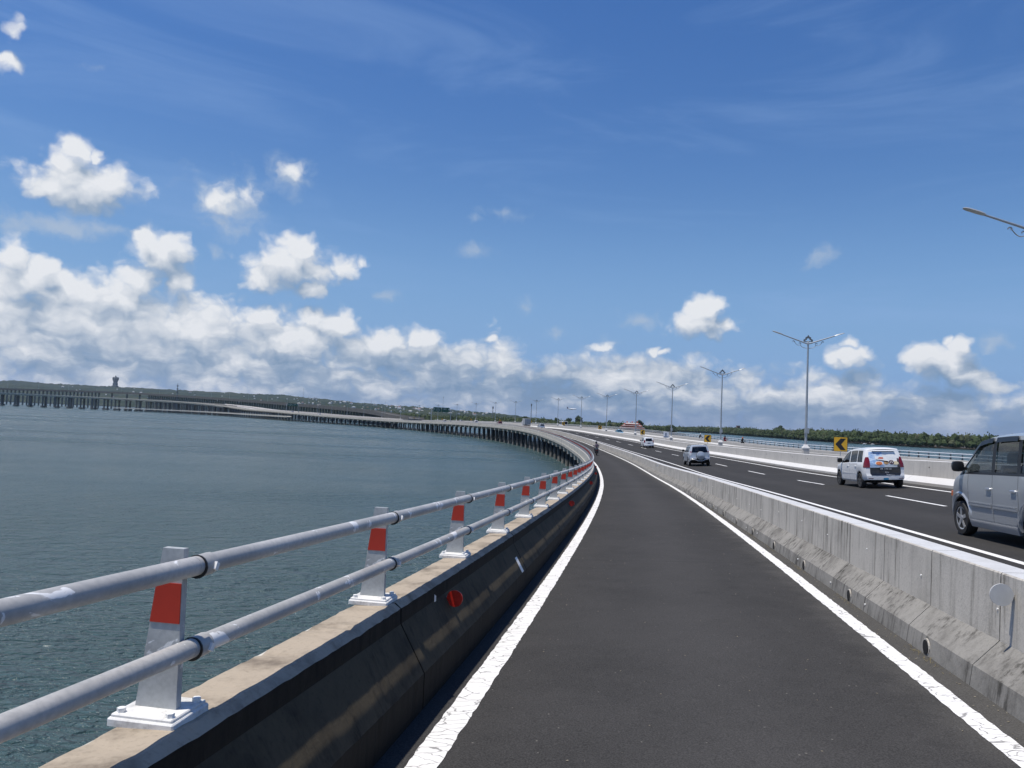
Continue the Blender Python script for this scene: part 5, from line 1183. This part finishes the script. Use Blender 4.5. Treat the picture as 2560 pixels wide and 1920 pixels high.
mb = MB(); mb.lathe([(.19, -.012), (.205, 0), (.19, .012), (.175, 0), (.19, -.012)], 18, 'X'); rot = Matrix.Translation((2.83, -.38, 1.17)) @ Matrix.Rotation(R_(-22), 4, 'Y'); mb.v = [tuple(rot @ Vector(p)) for p in mb.v]; mb.obj('steering_wheel', M_['black'], vn.root, 60)
vn.place(17.3 - 2.625*1.08, 7.6, R_(1.), 1.08)

# --- silver off-roader with the spare wheel
SUV = dict(MPV); SUV.update(L=4.3, W=1.70, xr=.80, xf=3.46, rw=.345, roof=[(0, 1.62), (.12, 1.66), (.6, 1.70), (1.4, 1.70), (2.2, 1.67), (2.5, 1.60), (3.2, 1.20), (3.3, 1.16), (4.0, 1.06), (4.22, .95), (4.3, .85)], belt=[(0, 1.12), (2.9, 1.09), (3.2, 1.07), (4.0, .93), (4.3, .78)], sill=[(0, .46), (.5, .40), (1.3, .33), (3, .33), (3.9, .36), (4.3, .42)], plan=[(0, .90), (.12, .95), (.35, .98), (.8, 1), (3.4, 1), (3.8, .96), (4.15, .88), (4.3, .8)],
    crown=[(0, .03), (.5, .07), (2.3, .08), (3.2, .07), (4.2, .05)], roofw=[(0, .80), (.5, .82), (2.3, .80), (3.2, .86), (4.2, .88)], rake=[(0, .05), (.35, -.02), (.6, -.03), (.7, .04), (1.1, .05), (1.62, .24)], windows=[(.38, .98), (1.05, 1.86), (1.95, 3.0)], mirror=(2.98, 1.14), seat_z=1.02, rear_z=[.62, 1.10, 1.56], rear_cls=gate_cls(0, 1.10, 1.57, .86, .62), paint=M_['silver2'], glass=M_['glass_dark'])
def suv(name, label, pm, spare=True):
    S = dict(SUV); S['paint'] = pm; c = Car(name, label, S); c.wrap_lamp([(.86, .84, .16), (1.0, .84, .15), (1.12, .88, .08)], M_['lamp_clear']); c.wrap_lamp([(1.12, .86, .10), (1.2, .89, .06)]); c.handle(1.15, .98); c.handle(2.1, .98)
    if spare:
        mb = MB(); mb.lathe([(0, -.27), (.16, -.268), (.18, -.255), (.27, -.255), (.315, -.235), (.335, -.19), (.335, -.06), (.3, -.02)], 36, 'X', (0, -.04, .86)); o = mb.obj('spare_wheel_cover', pm, c.root, 40)
        mb = MB(); mb.lathe([(.339, -.1), (.352, -.08), (.352, -.02), (.3, 0)], 36, 'X', (0, -.04, .86)); mb.obj('spare_tyre', M_['rubber'], o, 40)
    mb = MB()
    for sg in (1, -1): mb.tube([c.rear(sg*.92, .58, .04), c.rear(sg*.6, .55, .09), c.rear(sg*.4, .50, .1), c.rear(sg*.3, .44, .1), c.rear(0, .43, .1)], .026, 8)
    mb.obj('rear_guard', M_['chrome'], c.root, 50)
    for sg in (1, -1):
        mb = MB(); q = []
        for x in np.linspace(.5, 2.35, 8): R = c.ring(x); q.append((c.xmap(x, 1.6), sg*(R[9][0] - .05), R[9][1] + (.07 if .5 < x < 2.35 else .01)))
        mb.tube(q, .022, 6); mb.obj('roof_rail', M_['black'], c.root, 60)
        for xw in (S['xr'], S['xf']):
            mb = MB(); ra = S['rw'] + .08; V = []
            for q in np.linspace(0, math.pi, 15):
                for rr, off in ((ra - .005, .004), (ra + .01, .03), (ra + .08, .026), (ra + .11, .0)):
                    x, z = xw + rr*math.cos(q), S['rw'] + rr*math.sin(q); p = c.side(min(max(x, .02), 4.28), z, sg, off); V.append((p.x, p.y, z))
            mb.add(V, [(i*4+k, i*4+k+1, (i+1)*4+k+1, (i+1)*4+k) for i in range(14) for k in range(3)]); mb.obj('wheel_lip', pm, c.root, 50)
    mb = MB(); V = [c.rear(f, z, o) for z, o in ((.62, .07), (.5, .09), (.42, .05)) for f in (-.95, -.5, 0, .5, .95)]; mb.add(V, [(r*5+k, r*5+k+1, r*5+5+k+1, r*5+5+k) for r in range(2) for k in range(4)]); mb.obj('lower_bumper', M_['black'], c.root, 50)
    plate(c, 'DK 1720', 0., .47, .4, .11, off=.115)
    mb = MB(); p = c.rear_yz(0, 1.58, 0); mb.tube([(p.x + .5, 0, 1.69), (p.x + .42, 0, 1.83)], .006, 5); mb.obj('aerial', M_['black'], c.root)
    return c
ru = suv('off_roader', 'silver off-road car with a covered spare wheel on its tail', M_['silver2']); ru.place(67.5, 7.5, R_(0), 1.05)
wc = mpv('people_carrier', 'plain white people carrier with dark rear window, ahead of the silver off-roader', M_['car_white'], glass=M_['glass_dark']); plate(wc, 'DK 1384', 0., .78); wc.place(122.6, 10.35)
sv = suv('off_roader', 'light silver car beside the box truck, dark rear window', M_['silver2'], False); sv.place(241, 6.2)
rd = mpv('people_carrier', 'dark red car half hidden behind the parapet on the bend', M_['car_red'], glass=M_['glass_dark']); rd.place(316, 6.9)
for i, (s0, t0, lab, yw) in enumerate(((360, 7.2, 'white car nearest the overhead signs on the near lanes', 0), (416, 7.2, 'small white car passing under the green overhead signs', 0), (428, 20, 'small white car on the opposite lanes by the overhead signs', math.pi), (720, 7, 'tiny white car far off under the distant overhead signs', 0), (655, 8, 'tiny white car on the straight beyond the first overhead signs', 0))):
    c = mpv('people_carrier', lab, M_['car_white'], glass=M_['glass_dark']); c.place(s0, t0, yw); c.root['group'] = 'distant white cars'
tx = Car('taxi', 'light blue taxi showing only its roof over the median barrier', dict(MPV, paint=M_['car_blue'], roof=[(0, .98), (.5, 1.03), (.75, 1.1), (1.3, 1.42), (1.9, 1.47), (2.4, 1.40), (3.0, 1.02), (3.3, .97), (3.9, .88), (4.08, .8), (4.14, .72)], belt=[(0, .9), (1, .93), (2.8, .93), (3.2, .9), (4, .75), (4.14, .65)], rear_z=[.5], rear_cls=lambda f, z: 'bumper' if z < .5 else 'body', windows=[(1.2, 1.86), (1.95, 2.8)], mirror=(2.85, 1.0)))
tx.place(199, 19.4, math.pi); mb = MB(); mb.cham((1.9, 0, 1.46), (.2, .45, .14), .03); mb.obj('roof_sign', M_['sign_white'], tx.root)
BUS = dict(MPV); BUS.update(L=6.2, W=2.0, xr=1.3, xf=5.0, rw=.37, plan=[(0, .94), (.2, .98), (.6, 1), (5.4, 1), (5.9, .96), (6.2, .88)], roof=[(0, 2.5), (.5, 2.6), (5, 2.6), (5.3, 2.5), (5.8, 1.5), (5.9, 1.35), (6.1, 1.15), (6.2, 1.0)], belt=[(0, 1.3), (5.3, 1.28), (5.9, 1.1), (6.2, .9)], crown=[(0, .06), (5, .1), (6.2, .05)], roofw=[(0, .88), (5, .88), (6, .9), (6.2, .9)], sill=[(0, .4), (6.2, .35)], windows=[(.4, 1.6), (1.7, 2.9), (3.0, 4.2), (4.3, 5.3)], seams=[3.0, 4.25, 5.2], doors=[(4.255, 5.195)], gh=(.3, 5.4), ws=(5.25, 5.9), mirror=(5.4, 1.5), seat_x=[1.5, 3, 4.3], seat_z=1.2, rake=[(0, 0), (2.6, .06)], rakef=[(0, .03), (1, .05)], rear_z=[1.3, 2.2], rear_cls=gate_cls(0, 1.3, 2.2, .8, .5), front_z=[.5, .9], paint=M_['car_white'], glass=M_['glass_dark'])
bs = Car('minibus', 'white minibus with a yellow lower front beyond the median', BUS, 'minibus'); bs.place(272, 20.2, math.pi)
M_['busyellow'] = paint('bus_yellow', (.62, .45, .06)); mb = MB(); mb.add([bs.front(f, z, .008) for z in (.45, .7, .95) for f in (-.9, -.4, .4, .9)], [(r*4+k, r*4+k+1, r*4+5+k, r*4+4+k) for r in range(2) for k in range(3)]); mb.obj('front_panel', M_['busyellow'], bs.root)
# --- box truck
tk = thing('box_truck', 'grey box truck on the near lanes before the bend', 'truck', frame(274, 8.0, 0) @ Matrix.Translation((0, 0, .004)))
M_['boxgrey'] = plain('box_grey', (.42, .43, .43), .5, .2)
mb = MB(); mb.cham((1.6, 0, .95), (4.3, 2.15, 2.2), .03); bx = mb.obj('cargo_box', M_['boxgrey'], tk)
for y in np.arange(-1.0, 1.01, .2): mb = MB(); mb.box((-.57, y, 2.05), (.05, .06, 2.1)); mb.obj('rib', M_['boxgrey'], bx)
for y in (-.35, .35): mb = MB(); mb.tube([(-.61, y, 1.0), (-.61, y, 3.1)], .025, 6); mb.obj('lock_bar', M_['chrome'], bx)
mb = MB(); mb.cham((4.7, 0, .5), (1.7, 1.95, 1.75), .2); cb = mb.obj('cab', M_['car_white'], tk); mb = MB(); mb.box((5.3, 0, 1.65), (.55, 1.8, .5)); mb.obj('windscreen', M_['glass_dark'], cb)
mb = MB(); mb.box((2.4, 0, .7), (6., .9, .25)); mb.obj('chassis', M_['dark'], tk); mb = MB(); mb.box((-.5, 0, .6), (.15, 2.0, .22)); bp = mb.obj('bumper', M_['black'], tk)
for y in (-.85, .85): mb = MB(); mb.box((-.59, y, .62), (.03, .2, .12)); mb.obj('tail_lamp', M_['lamp_red'], bp)
t, r, b = wheel_meshes(.4, .24, 'steel')
for x in (.6, 4.5):
    for sg in (1, -1): w = link('wheel', t, tk, Matrix.Translation((x, sg*.85, .4)) @ (Matrix.Identity(4) if sg > 0 else Matrix.Rotation(math.pi, 4, 'Z'))); link('rim', r, w)

# ================================================================== RIDERS
def skin_mesh(name, verts, edges, rad, mat, parent, root=0, sub=2):
    me = bpy.data.meshes.new(name); me.from_pydata(verts, edges, []); me.materials.append(mat); o = link(name, me, parent); m = o.modifiers.new('skin', 'SKIN'); m.use_smooth_shade = True
    for i, v in enumerate(me.skin_vertices[0].data):
        r = rad[i]; v.radius = r if isinstance(r, tuple) else (r, r); v.use_root = i == root
    s_ = o.modifiers.new('sub', 'SUBSURF'); s_.levels = sub; s_.render_levels = sub; return o
def motorbike(label, body_mat, M):
    b = thing('motorbike', label, 'motorbike', M); t, r, _ = wheel_meshes(.28, .09, 'steel', 6)
    for x in (-.62, .62): w = link('wheel', t, b, Matrix.Translation((x, 0, .28))); link('rim', r, w)
    mb = MB(); mb.add([(-.75, -.1, .72), (-.75, .1, .72), (-.1, .16, .74), (-.1, -.16, .74), (-.8, -.06, .5), (-.8, .06, .5), (-.1, .17, .42), (-.1, -.17, .42)], [(0, 1, 2, 3), (4, 5, 6, 7), (0, 1, 5, 4), (1, 2, 6, 5), (2, 3, 7, 6), (3, 0, 4, 7)]); mb.box((.12, 0, .32), (.5, .34, .12)); mb.add([(.32, -.2, .3), (.32, .2, .3), (.46, .16, .95), (.46, -.16, .95), (.5, -.14, .35), (.5, .14, .35), (.62, .1, .9), (.62, -.1, .9)], [(0, 1, 2, 3), (4, 5, 6, 7), (0, 1, 5, 4), (1, 2, 6, 5), (2, 3, 7, 6), (3, 0, 4, 7)]); mb.obj('fairing', body_mat, b)
    mb = MB(); mb.cham((-.38, 0, .73), (.8, .27, .09), .04); mb.obj('seat', M_['black'], b)
    mb = MB(); mb.tube([(.36, .34, 1.0), (.44, .12, 1.03), (.46, 0, 1.0), (.44, -.12, 1.03), (.36, -.34, 1.0)], .018, 6); mb.tube([(.46, 0, 1.), (.62, 0, .28)], .03, 6)
    for sg in (1, -1): mb.tube([(.42, sg*.24, 1.03), (.44, sg*.3, 1.2)], .008, 5); mb.box((.44, sg*.33, 1.22), (.02, .13, .08))
    mb.obj('handlebar', M_['black'], b)
    mb = MB(); mb.box((-.82, 0, .66), (.05, .16, .09)); mb.obj('tail_lamp', M_['lamp_red'], b); mb = MB(); mb.box((-.86, 0, .45), (.015, .22, .12)); mb.obj('number_plate', M_['black'], b)
    mb = MB(); mb.tube([(.1, -.2, .25), (-.3, -.2, .27), (-.75, -.2, .36)], [.03, .045, .05], 8); mb.obj('exhaust', M_['steel'], b); return b
def rider(label, top, trousers, helm, M, pack=None):
    p = thing('person', label, 'person', M)
    V = [(-.16, 0, .90), (-.12, 0, 1.06), (-.04, 0, 1.24), (.02, 0, 1.38), (.05, 0, 1.47), (.07, 0, 1.56), (.07, 0, 1.66)]; E_ = [(0, 1), (1, 2), (2, 3), (3, 4), (4, 5), (5, 6)]; Rr = [(.15, .13), (.15, .11), (.17, .12), (.12, .09), .055, .085, .06]
    for sg in (1, -1):
        i = len(V); V += [(0, sg*.18, 1.34), (.06, sg*.27, 1.13), (.30, sg*.30, 1.03), (.40, sg*.29, 1.02)]; E_ += [(3, i), (i, i+1), (i+1, i+2), (i+2, i+3)]; Rr += [.075, .052, .038, .035]
        i = len(V); V += [(-.10, sg*.11, .84), (.28, sg*.2, .76), (.16, sg*.2, .42), (.30, sg*.2, .37)]; E_ += [(0, i), (i, i+1), (i+1, i+2), (i+2, i+3)]; Rr += [.10, .07, .048, .045]
    skin_mesh('body', V, E_, Rr, top, p)
    mb = MB(); Vt = [(-.19, 0, .84)]; 
    mb.lathe([(0, 1.44), (.11, 1.46), (.135, 1.54), (.14, 1.62), (.12, 1.71), (.07, 1.76), (0, 1.775)], 14, 'Z', (.06, 0, 0)); mb.obj('helmet', helm, p, 60)
    mb = MB(); mb.add([(.20, -.09, 1.55), (.20, .09, 1.55), (.20, .08, 1.64), (.20, -.08, 1.64), (.17, -.125, 1.55), (.17, .125, 1.55), (.17, .115, 1.64), (.17, -.115, 1.64)], [(0, 1, 2, 3), (0, 4, 7, 3), (1, 5, 6, 2)]); mb.obj('visor', M_['black'], p)
    for sg in (1, -1):
        mb = MB(); mb.tube([(-.14, sg*.11, .87), (.06, sg*.16, .83), (.29, sg*.2, .78), (.27, sg*.2, .7), (.16, sg*.2, .44)], [.115, .105, .082, .075, .058], 10); mb.obj('trouser_leg', trousers, p, 60)
        mb = MB(); mb.tube([(.1, sg*.2, .38), (.2, sg*.2, .37), (.34, sg*.2, .355)], [.04, .048, .035], 8); mb.obj('shoe', M_['black'], p, 60)
    if pack: mb = MB(); mb.cham((-.27, 0, 1.02), (.19, .32, .42), .06); mb.obj('backpack', pack, p, 60)
    return p
M_['cl_grey'] = plain('cloth_grey', (.33, .33, .32), .9, var=.2, vscale=8); M_['cl_navy'] = plain('cloth_navy', (.02, .022, .035), .9); M_['cl_black'] = plain('cloth_black', (.015, .015, .017), .9); M_['cl_red'] = plain('cloth_red', (.30, .02, .025), .9); M_['cl_violet'] = plain('cloth_violet', (.07, .05, .08), .9); M_['h_orange'] = plain('helmet_orange', (.6, .14, .02), .25, coat=.5); M_['h_black'] = plain('helmet_black', (.015, .015, .016), .2, coat=.5); M_['h_white'] = plain('helmet_white', (.75, .75, .75), .25, coat=.5); M_['h_red'] = plain('helmet_red', (.3, .02, .03), .25, coat=.5)
mk = frame(97.7, .15, .004)
motorbike('dark scooter on the path, seen from behind past the railing', M_['cl_black'], mk); rider('rider in pale grey top with dark backpack and black helmet on the path', M_['cl_grey'], M_['cl_navy'], M_['h_black'], mk, M_['cl_violet'])
for s0, top, hl, bm, ln, bn in ((163., M_['cl_black'], M_['h_white'], M_['h_white'], 'rider in black with a white helmet beyond the median', 'pale scooter under the white-helmeted rider beyond the median'), (146.7, M_['cl_red'], M_['h_black'], M_['h_red'], 'rider in a red jacket beyond the median', 'red scooter under the red-jacketed rider beyond the median'), (136.4, M_['cl_black'], M_['h_orange'], M_['cl_black'], 'rider in black with an orange helmet beyond the median', 'black scooter under the orange-helmeted rider beyond the median')):
    m2 = frame(s0, 29.4, .004, math.pi); motorbike(bn, bm, m2); rider(ln, top, M_['cl_navy'], hl, m2)

# passenger behind the van's side window
M_['skin'] = plain('skin', (.36, .21, .14), .6); M_['hair'] = plain('hair', (.012, .010, .009), .5); M_['cl_pink'] = plain('cloth_beige', (.30, .22, .20), .9)
ps = thing('person', 'dark-haired passenger sitting behind the side window of the silver van', 'person', vn.root.matrix_world @ Matrix.Translation((1.68, .36, .62)))
Vp = [(-.05, 0, .30), (-.08, 0, .45), (-.10, 0, .62), (-.10, 0, .74), (-.08, 0, .80)]; Ep = [(0, 1), (1, 2), (2, 3), (3, 4)]; Rp = [(.15, .13), (.14, .11), (.16, .11), (.09, .07), .055]
for sg in (1, -1):
    i = len(Vp); Vp += [(-.10, sg*.17, .70), (-.02, sg*.21, .46), (.20, sg*.16, .40)]; Ep += [(3, i), (i, i+1), (i+1, i+2)]; Rp += [.07, .05, .035]
    i = len(Vp); Vp += [(.0, sg*.1, .26), (.40, sg*.12, .26), (.44, sg*.12, -.05)]; Ep += [(0, i), (i, i+1), (i+1, i+2)]; Rp += [.09, .07, .05]
skin_mesh('body', Vp, Ep, Rp, M_['cl_pink'], ps)
mb = MB(); mb.lathe([(0, .80), (.045, .80), (.07, .85), (.088, .92), (.09, .99), (.07, 1.05), (0, 1.07)], 14, 'Z', (-.06, 0, 0)); mb.add([(.022, -.018, .90), (.022, .018, .90), (.05, 0, .905), (.02, 0, .96)], [(0, 1, 2), (1, 3, 2), (0, 2, 3)]); hd = mb.obj('head', M_['skin'], ps, 60)
for sg in (1, -1): mb = MB(); mb.box((-.065, sg*.09, .93), (.035, .02, .055)); mb.obj('ear', M_['skin'], hd)
mb = MB(); mb.lathe([(.05, .90), (.092, .93), (.104, 1.0), (.08, 1.075), (0, 1.095)], 14, 'Z', (-.085, 0, 0)); mb.obj('hair', M_['hair'], hd, 60)

# ================================================================== AIR
HAZE_D = 4.2e-5
if HAZE_D:
    mb = MB(); mb.box((0, 0, 139), (53000, 53000, 280)); m = bpy.data.materials.new('air'); m.use_nodes = True; t = m.node_tree; t.nodes.clear()
    v = nd(t, 'ShaderNodeVolumePrincipled', {'Color': (.66, .80, 1., 1), 'Density': HAZE_D, 'Anisotropy': .2}); ou = nd(t, 'ShaderNodeOutputMaterial'); t.links.new(v.outputs[0], ou.inputs['Volume'])
    o = mb.obj('haze', m); o['kind'] = 'stuff'; tag(o, 'thin blue haze over the bay and the hills', 'haze', kind='stuff')
